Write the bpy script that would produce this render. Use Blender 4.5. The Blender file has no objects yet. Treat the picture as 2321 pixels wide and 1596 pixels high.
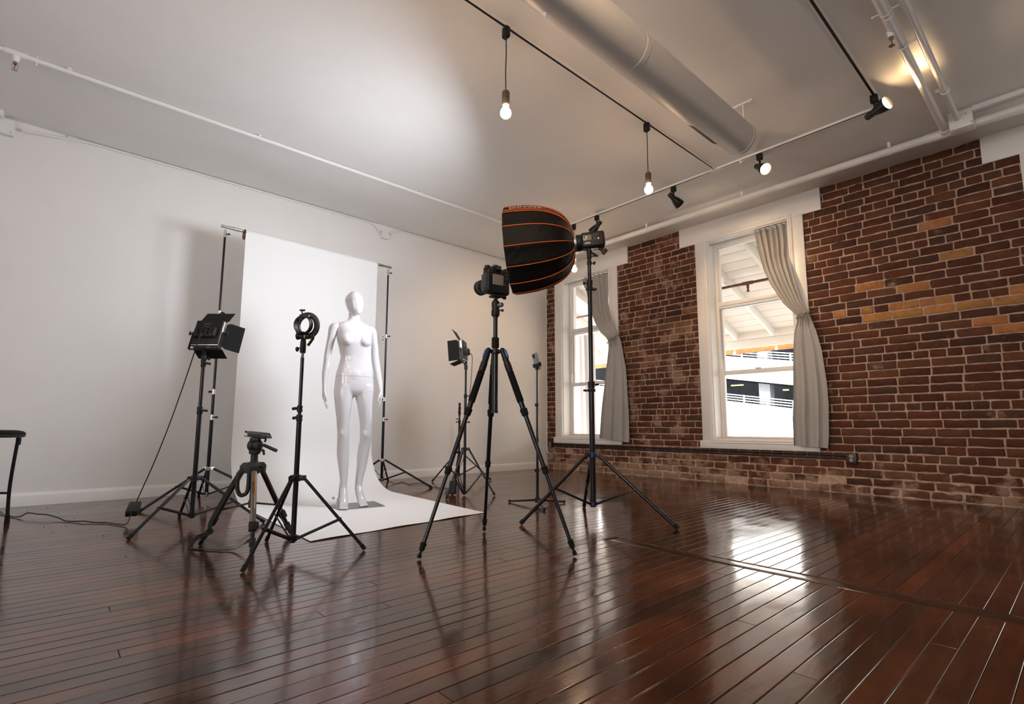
import bpy, bmesh, math, random
from mathutils import Vector, Matrix
random.seed(7)
PI = math.pi
SC = bpy.context.scene
COL = SC.collection

# ------------------------------------------------------------------ camera, sky, exposure
XB, YW, H = 6.080, 5.933, 3.250           # brick wall, white wall, ceiling height
YAW, PITCH, ROLL = 0.840289, 0.121457, 0.002476
fw = Vector((math.cos(YAW)*math.cos(PITCH), math.sin(YAW)*math.cos(PITCH), math.sin(PITCH)))
rt0 = Vector((math.sin(YAW), -math.cos(YAW), 0)); up0 = rt0.cross(fw)
rt = rt0*math.cos(ROLL) + up0*math.sin(ROLL); up = -rt0*math.sin(ROLL) + up0*math.cos(ROLL)
cd = bpy.data.cameras.new('camera'); cam = bpy.data.objects.new('camera', cd); COL.objects.link(cam)
M = Matrix((rt, up, -fw)).transposed().to_4x4(); M.translation = Vector((0, 0, 0.66)); cam.matrix_world = M
cd.sensor_fit = 'HORIZONTAL'; cd.sensor_width = 36; cd.lens = 36*1172.692/2321
cd.shift_x = 0; cd.shift_y = (823.665-798)/2321; cd.clip_start = 0.05; cd.clip_end = 300
SC.camera = cam
w = bpy.data.worlds.new('sky'); SC.world = w; w.use_nodes = True
bg = w.node_tree.nodes['Background']; bg.inputs[0].default_value = (1.0, 0.93, 0.88, 1); bg.inputs[1].default_value = 5.2
sd = bpy.data.lights.new('sun', 'SUN'); sd.energy = 4.0; sd.angle = 0.01; sd.color = (1, 0.95, 0.88)
sun = bpy.data.objects.new('sun', sd); COL.objects.link(sun); sun.location = (-10, 4, 20)
sun.rotation_euler = Vector((0.62, 0.18, -0.76)).to_track_quat('-Z', 'Y').to_euler()
for k, (y0, y1) in enumerate(((4.62, 5.57), (2.10, 3.08), (-0.90, 0.07))):   # daylight guides in the window openings
    pd = bpy.data.lights.new('window_portal', 'AREA'); pd.shape = 'RECTANGLE'; pd.size = 2.5; pd.size_y = y1-y0; pd.cycles.is_portal = True
    po = bpy.data.objects.new('window_portal', pd); COL.objects.link(po); po.location = (XB+0.34, (y0+y1)/2, 1.77)
    po.rotation_euler = (0, PI/2, 0)
for y0, y1 in ((-2.3, -0.5), (0.7, 2.5)):  # guides for the two added windows behind the viewer
    pd = bpy.data.lights.new('window_portal', 'AREA'); pd.shape = 'RECTANGLE'; pd.size = 1.9; pd.size_y = y1-y0; pd.cycles.is_portal = True
    po = bpy.data.objects.new('window_portal', pd); COL.objects.link(po); po.location = (-3.52, (y0+y1)/2, 1.75); po.rotation_euler = (0, -PI/2, 0)
SC.view_settings.view_transform = 'Standard'; SC.view_settings.look = 'None'
SC.view_settings.exposure = 0.84; SC.view_settings.gamma = 1.0; SC.view_settings.use_curve_mapping = False
SC.cycles.max_bounces = 10; SC.cycles.diffuse_bounces = 6; SC.cycles.glossy_bounces = 5; SC.cycles.transparent_max_bounces = 12
SC.cycles.sample_clamp_indirect = 6.0; SC.cycles.use_denoising = True; SC.cycles.caustics_reflective = False; SC.cycles.caustics_refractive = False
BOX_L = 32.0        # glow of the softbox diffuser

# ------------------------------------------------------------------ materials
def mat(name, col, rough=0.5, metal=0.0, spec=0.5, coat=0.0, noise=0.0, nscale=30, bump=0.0, bscale=200, sheen=0.0, emit=None, estr=0.0, aniso=None):
    m = bpy.data.materials.new(name); m.use_nodes = True
    nt = m.node_tree; b = nt.nodes['Principled BSDF']
    b.inputs['Base Color'].default_value = (*col, 1); b.inputs['Roughness'].default_value = rough
    b.inputs['Metallic'].default_value = metal; b.inputs['Specular IOR Level'].default_value = spec
    b.inputs['Coat Weight'].default_value = coat; b.inputs['Coat Roughness'].default_value = 0.08
    b.inputs['Sheen Weight'].default_value = sheen
    if emit: b.inputs['Emission Color'].default_value = (*emit, 1); b.inputs['Emission Strength'].default_value = estr
    tc = nt.nodes.new('ShaderNodeTexCoord')
    if noise > 0:
        n = nt.nodes.new('ShaderNodeTexNoise'); n.inputs['Scale'].default_value = nscale; n.inputs['Detail'].default_value = 5
        nt.links.new(tc.outputs['Object'], n.inputs['Vector'])
        r = nt.nodes.new('ShaderNodeMapRange'); r.inputs['From Min'].default_value = 0.3; r.inputs['From Max'].default_value = 0.7
        r.inputs['To Min'].default_value = 1-noise; r.inputs['To Max'].default_value = 1+noise
        nt.links.new(n.outputs['Fac'], r.inputs['Value'])
        mx = nt.nodes.new('ShaderNodeMix'); mx.data_type = 'RGBA'; mx.blend_type = 'MULTIPLY'; mx.inputs['Factor'].default_value = 1
        mx.inputs[6].default_value = (*col, 1); nt.links.new(r.outputs['Result'], mx.inputs[7]); nt.links.new(mx.outputs[2], b.inputs['Base Color'])
    if bump > 0:
        n2 = nt.nodes.new('ShaderNodeTexNoise'); n2.inputs['Scale'].default_value = bscale; n2.inputs['Detail'].default_value = 4
        nt.links.new(tc.outputs['Object'], n2.inputs['Vector'])
        bp = nt.nodes.new('ShaderNodeBump'); bp.inputs['Strength'].default_value = bump; bp.inputs['Distance'].default_value = 0.01
        nt.links.new(n2.outputs['Fac'], bp.inputs['Height']); nt.links.new(bp.outputs['Normal'], b.inputs['Normal'])
    return m
W_WALL = mat('white wall paint', (0.80, 0.79, 0.785), 0.62, noise=0.012, nscale=4, bump=0.06, bscale=90)
W_CEIL = mat('white ceiling paint', (0.80, 0.785, 0.77), 0.75, noise=0.015, nscale=3, bump=0.05, bscale=60)
W_TRIM = mat('white trim paint', (0.82, 0.81, 0.80), 0.35, noise=0.01, nscale=12, bump=0.02, bscale=60)
W_PIPE = mat('white pipe paint', (0.78, 0.77, 0.76), 0.4, bump=0.05, bscale=80)
DUCT = mat('duct paint', (0.50, 0.48, 0.46), 0.45, noise=0.02, nscale=6)
BLACK = mat('black metal', (0.006, 0.006, 0.007), 0.38, spec=0.35, noise=0.2, nscale=40)
BLKGLOSS = mat('black anodised tube', (0.005, 0.005, 0.008), 0.25, spec=0.3, coat=0.08)
BLKPL = mat('black plastic', (0.006, 0.006, 0.0065), 0.5, spec=0.3, bump=0.1, bscale=500)
RUBBER = mat('black rubber', (0.006, 0.006, 0.006), 0.8, spec=0.25, bump=0.15, bscale=400)
FOAM = mat('black foam grip', (0.006, 0.006, 0.006), 0.95, spec=0.2, bump=0.3, bscale=600)
DGREY = mat('dark grey plastic', (0.022, 0.0215, 0.0205), 0.55, spec=0.35, bump=0.1, bscale=400)
MGREY = mat('lens grey', (0.032, 0.034, 0.038), 0.45, spec=0.35)
CHROME = mat('chrome', (0.75, 0.75, 0.76), 0.18, metal=1.0)
STEEL = mat('brushed steel', (0.42, 0.40, 0.38), 0.38, metal=1.0, noise=0.05, nscale=60)
CHAMP = mat('champagne metal', (0.12, 0.108, 0.095), 0.4, metal=0.4)
BROWNMET = mat('dark bronze metal', (0.035, 0.026, 0.022), 0.35, metal=0.4)
BLUE = mat('blue metal', (0.03, 0.10, 0.35), 0.3, metal=0.5)
NAVY = mat('navy metal', (0.008, 0.014, 0.05), 0.35)
YELLOW = mat('yellow ring', (0.55, 0.42, 0.02), 0.5)
ORANGE = mat('orange piping', (0.50, 0.092, 0.011), 0.65, spec=0.3)
ORANGETXT = mat('orange print', (0.42, 0.16, 0.02), 0.6)
BOXFAB = mat('black nylon', (0.0022, 0.0021, 0.0021), 0.6, spec=0.17, bump=0.8, bscale=22)
SILVER = mat('silver lining', (0.7, 0.7, 0.7), 0.35, metal=0.6)
WHITETXT = mat('white print', (0.7, 0.7, 0.7), 0.6)
GREYTXT = mat('grey print', (0.16, 0.16, 0.16), 0.6)
PAPER = mat('white seamless paper', (0.80, 0.80, 0.81), 0.7, bump=0.015, bscale=8)
CARDB = mat('cardboard core', (0.16, 0.05, 0.035), 0.7)
GLOSSW = mat('gloss white mannequin', (0.57, 0.56, 0.60), 0.16, coat=0.3)
CURT = mat('grey curtain cloth', (0.43, 0.415, 0.40), 0.8, noise=0.05, nscale=60, bump=0.10, bscale=300, sheen=0.2)
ROPE = mat('beige tie cord', (0.30, 0.26, 0.22), 0.8)
BULBW = mat('warm lit bulb', (1, 0.9, 0.75), 0.3, emit=(1.0, 0.66, 0.40), estr=70)
SPOTW = mat('warm lit lamp face', (1, 0.9, 0.75), 0.3, emit=(1.0, 0.66, 0.33), estr=24)
WOODSOCK = mat('wood lamp socket', (0.10, 0.075, 0.055), 0.6, noise=0.3, nscale=60)
LCD = mat('lcd glass', (0.16, 0.155, 0.13), 0.25, coat=0.4)
LCDCAM = mat('camera screen', (0.20, 0.17, 0.15), 0.2, coat=0.3)
REDLED = mat('red led', (0.8, 0.3, 0.3), 0.4, emit=(1, 0.25, 0.22), estr=1.6)
BROWNBOX = mat('brown metal box', (0.045, 0.024, 0.018), 0.45)
IVORY = mat('ivory outlet', (0.42, 0.36, 0.29), 0.4)
GALV = mat('galvanised box', (0.30, 0.30, 0.30), 0.45, metal=0.4)
CONDB = mat('brown painted conduit', (0.035, 0.022, 0.018), 0.5)
GLASSBLK = mat('phone back', (0.16, 0.16, 0.17), 0.2, coat=0.4)
STRAPM = mat('black webbing', (0.014, 0.012, 0.011), 0.85)
RUST = mat('rusty pipe', (0.10, 0.045, 0.03), 0.8, noise=0.3, nscale=40)
PORCHW = mat('white porch boards', (0.64, 0.62, 0.585), 0.6, noise=0.03, nscale=5)
OWOOD = mat('orange stained wood', (0.34, 0.135, 0.035), 0.6, noise=0.25, nscale=14)
CONCW = mat('white concrete', (0.85, 0.85, 0.84), 0.8, noise=0.02, nscale=1)
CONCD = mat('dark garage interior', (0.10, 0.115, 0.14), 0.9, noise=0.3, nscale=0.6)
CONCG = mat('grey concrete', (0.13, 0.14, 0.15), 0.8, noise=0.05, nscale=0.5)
RAILW = mat('white rail paint', (0.8, 0.8, 0.8), 0.5)
GRASSG = mat('street asphalt', (0.16, 0.16, 0.16), 0.9, noise=0.1, nscale=2)
SHEETW = mat('white outdoor drape', (0.62, 0.60, 0.63), 0.8, sheen=0.1)
YLAMP = mat('yellow garage lamp', (1, 0.9, 0.3), 0.4, emit=(1, 0.85, 0.25), estr=1.2)
BULBCLR = mat('white lamp glass', (0.8, 0.8, 0.8), 0.1)
SINKRED = mat('sprinkler red glass', (0.22, 0.01, 0.02), 0.2)
CANVASW = mat('white plaster', (0.8, 0.79, 0.78), 0.7)

def diffuser_mat():
    m = bpy.data.materials.new('glowing diffuser cloth'); m.use_nodes = True; nt = m.node_tree
    for n in list(nt.nodes): nt.nodes.remove(n)
    o = nt.nodes.new('ShaderNodeOutputMaterial'); e = nt.nodes.new('ShaderNodeEmission')
    e.inputs[0].default_value = (0.89, 0.94, 1.0, 1); e.inputs[1].default_value = BOX_L
    nt.links.new(e.outputs[0], o.inputs[0]); return m
DIFFUSER = diffuser_mat()

def glass_mat():
    m = bpy.data.materials.new('window glass'); m.use_nodes = True; nt = m.node_tree
    for n in list(nt.nodes): nt.nodes.remove(n)
    o = nt.nodes.new('ShaderNodeOutputMaterial'); t = nt.nodes.new('ShaderNodeBsdfTransparent'); g = nt.nodes.new('ShaderNodeBsdfGlossy')
    t.inputs[0].default_value = (0.95, 0.97, 0.97, 1); g.inputs['Roughness'].default_value = 0.02
    lw = nt.nodes.new('ShaderNodeLayerWeight'); lw.inputs[0].default_value = 0.25
    mr = nt.nodes.new('ShaderNodeMath'); mr.operation = 'MULTIPLY'; mr.inputs[1].default_value = 0.35
    mx = nt.nodes.new('ShaderNodeMixShader'); nt.links.new(lw.outputs['Fresnel'], mr.inputs[0]); nt.links.new(mr.outputs[0], mx.inputs[0])
    nt.links.new(t.outputs[0], mx.inputs[1]); nt.links.new(g.outputs[0], mx.inputs[2]); nt.links.new(mx.outputs[0], o.inputs[0])
    return m
GLASS = glass_mat()

def brick_mat():
    m = bpy.data.materials.new('old red brick'); m.use_nodes = True; nt = m.node_tree; b = nt.nodes['Principled BSDF']
    L = nt.links.new; N = nt.nodes.new
    a = N('ShaderNodeAttribute'); a.attribute_name = 'tone'
    tc = N('ShaderNodeTexCoord')
    n1 = N('ShaderNodeTexNoise'); n1.inputs['Scale'].default_value = 22; n1.inputs['Detail'].default_value = 8; n1.inputs['Roughness'].default_value = 0.7
    L(tc.outputs['Object'], n1.inputs['Vector'])
    r = N('ShaderNodeMapRange'); r.inputs['From Min'].default_value = 0.3; r.inputs['From Max'].default_value = 0.72; r.inputs['To Min'].default_value = 0.70; r.inputs['To Max'].default_value = 1.3
    L(n1.outputs['Fac'], r.inputs['Value'])
    mx = N('ShaderNodeMix'); mx.data_type = 'RGBA'; mx.blend_type = 'MULTIPLY'; mx.inputs['Factor'].default_value = 1
    L(a.outputs['Color'], mx.inputs[6]); L(r.outputs['Result'], mx.inputs[7])
    # mortar smeared over the bricks, more of it near the floor
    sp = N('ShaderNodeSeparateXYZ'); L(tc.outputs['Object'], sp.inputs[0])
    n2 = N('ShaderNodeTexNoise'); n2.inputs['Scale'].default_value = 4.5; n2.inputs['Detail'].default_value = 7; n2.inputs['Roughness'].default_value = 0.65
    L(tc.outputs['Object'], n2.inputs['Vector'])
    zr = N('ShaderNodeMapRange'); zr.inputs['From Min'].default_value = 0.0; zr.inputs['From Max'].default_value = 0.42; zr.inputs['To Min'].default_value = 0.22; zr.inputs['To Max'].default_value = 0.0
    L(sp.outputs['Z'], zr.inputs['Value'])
    yr_ = N('ShaderNodeMapRange'); yr_.interpolation_type = 'SMOOTHSTEP'; yr_.inputs['From Min'].default_value = 0.3; yr_.inputs['From Max'].default_value = 1.6; yr_.inputs['To Min'].default_value = 0.0; yr_.inputs['To Max'].default_value = 0.085  # ramp along the wall: real extra smear, and weaker light at the right painted in
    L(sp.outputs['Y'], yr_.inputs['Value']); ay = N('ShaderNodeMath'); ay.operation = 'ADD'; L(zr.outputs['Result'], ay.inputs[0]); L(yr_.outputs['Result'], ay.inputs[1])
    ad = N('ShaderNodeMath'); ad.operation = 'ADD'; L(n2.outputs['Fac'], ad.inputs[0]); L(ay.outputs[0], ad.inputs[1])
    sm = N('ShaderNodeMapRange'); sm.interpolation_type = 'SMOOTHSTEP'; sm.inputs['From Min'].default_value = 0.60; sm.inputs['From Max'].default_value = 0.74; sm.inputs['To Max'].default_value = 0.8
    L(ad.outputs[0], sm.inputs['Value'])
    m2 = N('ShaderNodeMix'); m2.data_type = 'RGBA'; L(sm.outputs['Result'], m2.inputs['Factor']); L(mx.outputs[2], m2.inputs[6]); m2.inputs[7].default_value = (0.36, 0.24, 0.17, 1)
    L(m2.outputs[2], b.inputs['Base Color']); b.inputs['Roughness'].default_value = 0.8; b.inputs['Specular IOR Level'].default_value = 0.3
    n3 = N('ShaderNodeTexNoise'); n3.inputs['Scale'].default_value = 90; n3.inputs['Detail'].default_value = 6; L(tc.outputs['Object'], n3.inputs['Vector'])
    bp = N('ShaderNodeBump'); bp.inputs['Strength'].default_value = 0.7; bp.inputs['Distance'].default_value = 0.006
    L(n3.outputs['Fac'], bp.inputs['Height']); L(bp.outputs['Normal'], b.inputs['Normal'])
    return m
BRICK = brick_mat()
MORTAR = mat('pink lime mortar', (0.52, 0.36, 0.275), 0.9, spec=0.2, noise=0.25, nscale=25, bump=0.9, bscale=70)

def floor_mat():
    m = bpy.data.materials.new('varnished dark floorboards'); m.use_nodes = True; nt = m.node_tree; b = nt.nodes['Principled BSDF']
    L = nt.links.new; N = nt.nodes.new
    a = N('ShaderNodeAttribute'); a.attribute_name = 'tone'; tc = N('ShaderNodeTexCoord')
    mp = N('ShaderNodeMapping'); mp.inputs['Scale'].default_value = (1.6, 45, 1); L(tc.outputs['Object'], mp.inputs['Vector'])
    n1 = N('ShaderNodeTexNoise'); n1.inputs['Scale'].default_value = 1.5; n1.inputs['Detail'].default_value = 7; n1.inputs['Roughness'].default_value = 0.65; L(mp.outputs[0], n1.inputs['Vector'])
    r = N('ShaderNodeMapRange'); r.inputs['From Min'].default_value = 0.3; r.inputs['From Max'].default_value = 0.7; r.inputs['To Min'].default_value = 0.62; r.inputs['To Max'].default_value = 1.4
    L(n1.outputs['Fac'], r.inputs['Value'])
    mx = N('ShaderNodeMix'); mx.data_type = 'RGBA'; mx.blend_type = 'MULTIPLY'; mx.inputs['Factor'].default_value = 1
    L(a.outputs['Color'], mx.inputs[6]); L(r.outputs['Result'], mx.inputs[7])
    n4 = N('ShaderNodeTexNoise'); n4.inputs['Scale'].default_value = 2.2; n4.inputs['Detail'].default_value = 6; L(tc.outputs['Object'], n4.inputs['Vector'])
    r4 = N('ShaderNodeMapRange'); r4.inputs['From Min'].default_value = 0.35; r4.inputs['From Max'].default_value = 0.7; r4.inputs['To Min'].default_value = 0.45; r4.inputs['To Max'].default_value = 1.45; L(n4.outputs['Fac'], r4.inputs['Value'])
    mx2 = N('ShaderNodeMix'); mx2.data_type = 'RGBA'; mx2.blend_type = 'MULTIPLY'; mx2.inputs['Factor'].default_value = 1
    L(mx.outputs[2], mx2.inputs[6]); L(r4.outputs['Result'], mx2.inputs[7]); L(mx2.outputs[2], b.inputs['Base Color'])
    rr = N('ShaderNodeMapRange'); rr.inputs['From Min'].default_value = 0.3; rr.inputs['From Max'].default_value = 0.7; rr.inputs['To Min'].default_value = 0.07; rr.inputs['To Max'].default_value = 0.20
    n5 = N('ShaderNodeTexNoise'); n5.inputs['Scale'].default_value = 5; n5.inputs['Detail'].default_value = 6; L(tc.outputs['Object'], n5.inputs['Vector'])
    L(n5.outputs['Fac'], rr.inputs['Value'])
    rm = N('ShaderNodeMix'); L(a.outputs['Alpha'], rm.inputs['Factor']); rm.inputs[2].default_value = 0.85; L(rr.outputs['Result'], rm.inputs[3]); L(rm.outputs[0], b.inputs['Roughness'])
    cw = N('ShaderNodeMath'); cw.operation = 'MULTIPLY'; cw.inputs[1].default_value = 0.2; L(a.outputs['Alpha'], cw.inputs[0]); L(cw.outputs[0], b.inputs['Coat Weight'])
    b.inputs['Specular IOR Level'].default_value = 0.45; b.inputs['Coat Weight'].default_value = 0.2; b.inputs['Coat Roughness'].default_value = 0.06
    n2 = N('ShaderNodeTexNoise'); n2.inputs['Scale'].default_value = 1.0; n2.inputs['Detail'].default_value = 3
    mp2 = N('ShaderNodeMapping'); mp2.inputs['Scale'].default_value = (3, 9, 1); L(tc.outputs['Object'], mp2.inputs['Vector']); L(mp2.outputs[0], n2.inputs['Vector'])
    bp = N('ShaderNodeBump'); bp.inputs['Strength'].default_value = 0.07; bp.inputs['Distance'].default_value = 0.02
    L(n2.outputs['Fac'], bp.inputs['Height'])
    bp2 = N('ShaderNodeBump'); bp2.inputs['Strength'].default_value = 0.05; bp2.inputs['Distance'].default_value = 0.005
    L(n1.outputs['Fac'], bp2.inputs['Height']); L(bp.outputs['Normal'], bp2.inputs['Normal']); L(bp2.outputs['Normal'], b.inputs['Normal'])
    return m
FLOORM = floor_mat()

# ------------------------------------------------------------------ mesh helpers
OFF = {}
def frame_of(d):
    d = Vector(d).normalized(); a = Vector((0, 0, 1)) if abs(d.z) < 0.95 else Vector((1, 0, 0))
    x = d.cross(a).normalized(); y = d.cross(x).normalized(); return x, y, d
class MB:
    def __init__(s): s.v = []; s.f = []; s.mi = []; s.col = None
    def add(s, vs, fs, mi=0):
        b = len(s.v); s.v += [Vector(p) for p in vs]; s.f += [tuple(i+b for i in f) for f in fs]; s.mi += [mi]*len(fs); return s
    def box(s, c, size, R=None, bev=0.0, seg=2):
        bm = bmesh.new(); bmesh.ops.create_cube(bm, size=1)
        for v in bm.verts: v.co = Vector((v.co.x*size[0], v.co.y*size[1], v.co.z*size[2]))
        if bev > 0: bmesh.ops.bevel(bm, geom=list(bm.edges), offset=min(bev, min(size)*0.45), segments=seg, affect='EDGES', profile=0.5)
        bm.verts.index_update(); c = Vector(c)
        s.add([c + (R @ v.co if R else v.co) for v in bm.verts], [[v.index for v in f.verts] for f in bm.faces]); bm.free(); return s
    def bx(s, x0, x1, y0, y1, z0, z1, bev=0.0):
        return s.box(((x0+x1)/2, (y0+y1)/2, (z0+z1)/2), (abs(x1-x0), abs(y1-y0), abs(z1-z0)), None, bev)
    def tube(s, p0, p1, r0, r1=None, n=14, caps=True):
        return s.path([p0, p1], [r0, r0 if r1 is None else r1], n, caps)
    def path(s, pts, r, n=8, caps=True, flat=None):
        pts = [Vector(p) for p in pts]; K = len(pts)
        rs = r if isinstance(r, (list, tuple)) else [r]*K
        vs = []; x = None
        for i, p in enumerate(pts):
            t = (pts[min(i+1, K-1)] - pts[max(i-1, 0)]).normalized()
            if x is None: x, y, _ = frame_of(t)
            else:
                x = (x - t*x.dot(t));
                x = x.normalized() if x.length > 1e-6 else frame_of(t)[0]
                y = t.cross(x)
            for k in range(n):
                a = 2*PI*k/n; fy = flat if flat else 1
                vs.append(p + x*math.cos(a)*rs[i] + y*math.sin(a)*rs[i]*fy)
        fs = [(i*n+k, i*n+(k+1) % n, (i+1)*n+(k+1) % n, (i+1)*n+k) for i in range(K-1) for k in range(n)]
        if caps: fs += [tuple(range(n-1, -1, -1)), tuple((K-1)*n+k for k in range(n))]
        return s.add(vs, fs)
    def lathe(s, prof, c, d=(0, 0, 1), n=24, open_end=False):        # prof: (distance along d, radius)
        x, y, d = frame_of(d); c = Vector(c); vs = []; K = len(prof)
        for a, r in prof:
            for k in range(n):
                t = 2*PI*k/n; vs.append(c + d*a + (x*math.cos(t)+y*math.sin(t))*max(r, 1e-5))
        fs = [(i*n+k, i*n+(k+1) % n, (i+1)*n+(k+1) % n, (i+1)*n+k) for i in range(K-1) for k in range(n)]
        shut = tuple(prof[0]) == tuple(prof[-1])     # a closed ring profile has no end caps
        if prof[0][1] > 1e-4 and not shut: fs.append(tuple(range(n-1, -1, -1)))
        if prof[-1][1] > 1e-4 and not shut and not open_end: fs.append(tuple((K-1)*n+k for k in range(n)))
        return s.add(vs, fs)
    def ball(s, c, r, n=16, m=10, R=None):
        r = r if isinstance(r, (list, tuple)) else (r, r, r); c = Vector(c); vs = []
        for i in range(m+1):
            p = PI*i/m
            for k in range(n):
                t = 2*PI*k/n; q = Vector((math.sin(p)*math.cos(t)*r[0], math.sin(p)*math.sin(t)*r[1], math.cos(p)*r[2])); vs.append(c + (R @ q if R else q))
        return s.add(vs, [(i*n+k, (i+1)*n+k, (i+1)*n+(k+1) % n, i*n+(k+1) % n) for i in range(m) for k in range(n)])
    def ring(s, c, d, R, r, n=28, m=8):
        x, y, d = frame_of(d); c = Vector(c)
        vs = [c + (x*math.cos(2*PI*i/n)+y*math.sin(2*PI*i/n))*(R+r*math.cos(2*PI*k/m)) + d*r*math.sin(2*PI*k/m) for i in range(n) for k in range(m)]
        return s.add(vs, [(i*m+k, i*m+(k+1) % m, ((i+1) % n)*m+(k+1) % m, ((i+1) % n)*m+k) for i in range(n) for k in range(m)])
    def loft(s, rings, caps=True):
        n = len(rings[0]); vs = [p for r in rings for p in r]; K = len(rings)
        fs = [(i*n+k, i*n+(k+1) % n, (i+1)*n+(k+1) % n, (i+1)*n+k) for i in range(K-1) for k in range(n)]
        if caps: fs += [tuple(range(n-1, -1, -1)), tuple((K-1)*n+k for k in range(n))]
        return s.add(vs, fs)
    def plate(s, poly, t, nrm):                      # flat polygon with thickness
        n = len(poly); nv = Vector(nrm).normalized()*t/2
        vs = [Vector(p)+nv for p in poly] + [Vector(p)-nv for p in poly]
        return s.add(vs, [tuple(range(n)), tuple(range(2*n-1, n-1, -1))] + [(i, n+i, n+(i+1) % n, (i+1) % n) for i in range(n)])
    def mesh(s, name, m, angle=35):
        me = bpy.data.meshes.new(name); me.from_pydata([tuple(v) for v in s.v], [], s.f); me.update()
        for mm in (m if isinstance(m, (list, tuple)) else [m]): me.materials.append(mm)
        if len(set(s.mi)) > 1: me.polygons.foreach_set('material_index', s.mi)
        bm = bmesh.new(); bm.from_mesh(me); bmesh.ops.recalc_face_normals(bm, faces=bm.faces); bm.to_mesh(me); bm.free()
        me.polygons.foreach_set('use_smooth', [True]*len(me.polygons)); me.set_sharp_from_angle(angle=math.radians(angle))
        if s.col:
            at = me.color_attributes.new('tone', 'FLOAT_COLOR', 'POINT')
            at.data.foreach_set('color', [c for q in s.col for c in q])
        return me
    def part(s, name, m, parent, angle=35):          # a mesh given in world coordinates, placed under its thing
        o_ = OFF.get(parent.name, Vector((0, 0, 0)))
        s.v = [v - o_ for v in s.v]
        o = bpy.data.objects.new(name, s.mesh(name, m, angle)); COL.objects.link(o); o.parent = parent; OFF[o.name] = o_.copy(); return o
    def solo(s, name, m, angle=35):                  # a thing that is one mesh
        xs = [v.x for v in s.v]; ys = [v.y for v in s.v]; z0 = min(v.z for v in s.v)
        c = Vector(((min(xs)+max(xs))/2, (min(ys)+max(ys))/2, z0)); s.v = [v - c for v in s.v]
        o = bpy.data.objects.new(name, s.mesh(name, m, angle)); COL.objects.link(o); o.location = c; OFF[o.name] = c; return o
def tag(o, label, cat, group=None, kind=None):
    o['label'] = label; o['category'] = cat
    if group: o['group'] = group
    if kind: o['kind'] = kind
    return o
def thing(name, loc, label=None, cat=None, group=None):
    o = bpy.data.objects.new(name, None); COL.objects.link(o); o.location = loc; o.empty_display_size = 0.05; OFF[o.name] = Vector(loc)
    if label: tag(o, label, cat, group)
    return o
def struct(o, label=None):
    o['kind'] = 'structure'
    if label: o['label'] = label
    return o
def dup(root, loc):
    r = root.copy(); COL.objects.link(r); r.location = loc; OFF[r.name] = Vector(loc)
    for ch in list(root.children):
        c = ch.copy(); COL.objects.link(c); c.parent = r
        for g in list(ch.children):
            d = g.copy(); COL.objects.link(d); d.parent = c
    return r
def V(*a): return Vector(a)
def lerp(a, b, t): return Vector(a)*(1-t) + Vector(b)*t
def smooth_pts(pts, k=6):                            # Catmull-Rom through points
    P = [Vector(p) for p in pts]; out = []
    for i in range(len(P)-1):
        p0, p1, p2, p3 = P[max(i-1, 0)], P[i], P[i+1], P[min(i+2, len(P)-1)]
        for j in range(k):
            t = j/k; out.append(0.5*((2*p1) + (p2-p0)*t + (2*p0-5*p1+4*p2-p3)*t*t + (3*p1-p0-3*p2+p3)*t**3))
    return out + [P[-1]]
def interp(tab, z):                                  # tab sorted by first value
    if z <= tab[0][0]: return tab[0][1:]
    for a, b in zip(tab, tab[1:]):
        if z <= b[0]:
            t = (z-a[0])/(b[0]-a[0]); t = t*t*(3-2*t) if False else t
            return tuple(p*(1-t)+q*t for p, q in zip(a[1:], b[1:]))
    return tab[-1][1:]
def text_geo(body, size):
    cu = bpy.data.curves.new('txt', 'FONT'); cu.body = body; cu.size = size; cu.align_x = 'CENTER'; cu.align_y = 'CENTER'
    ob = bpy.data.objects.new('txt', cu); me = bpy.data.meshes.new_from_object(ob)
    vs = [v.co.copy() for v in me.vertices]; fs = [tuple(p.vertices) for p in me.polygons]
    bpy.data.objects.remove(ob); bpy.data.curves.remove(cu); bpy.data.meshes.remove(me); return vs, fs

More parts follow.
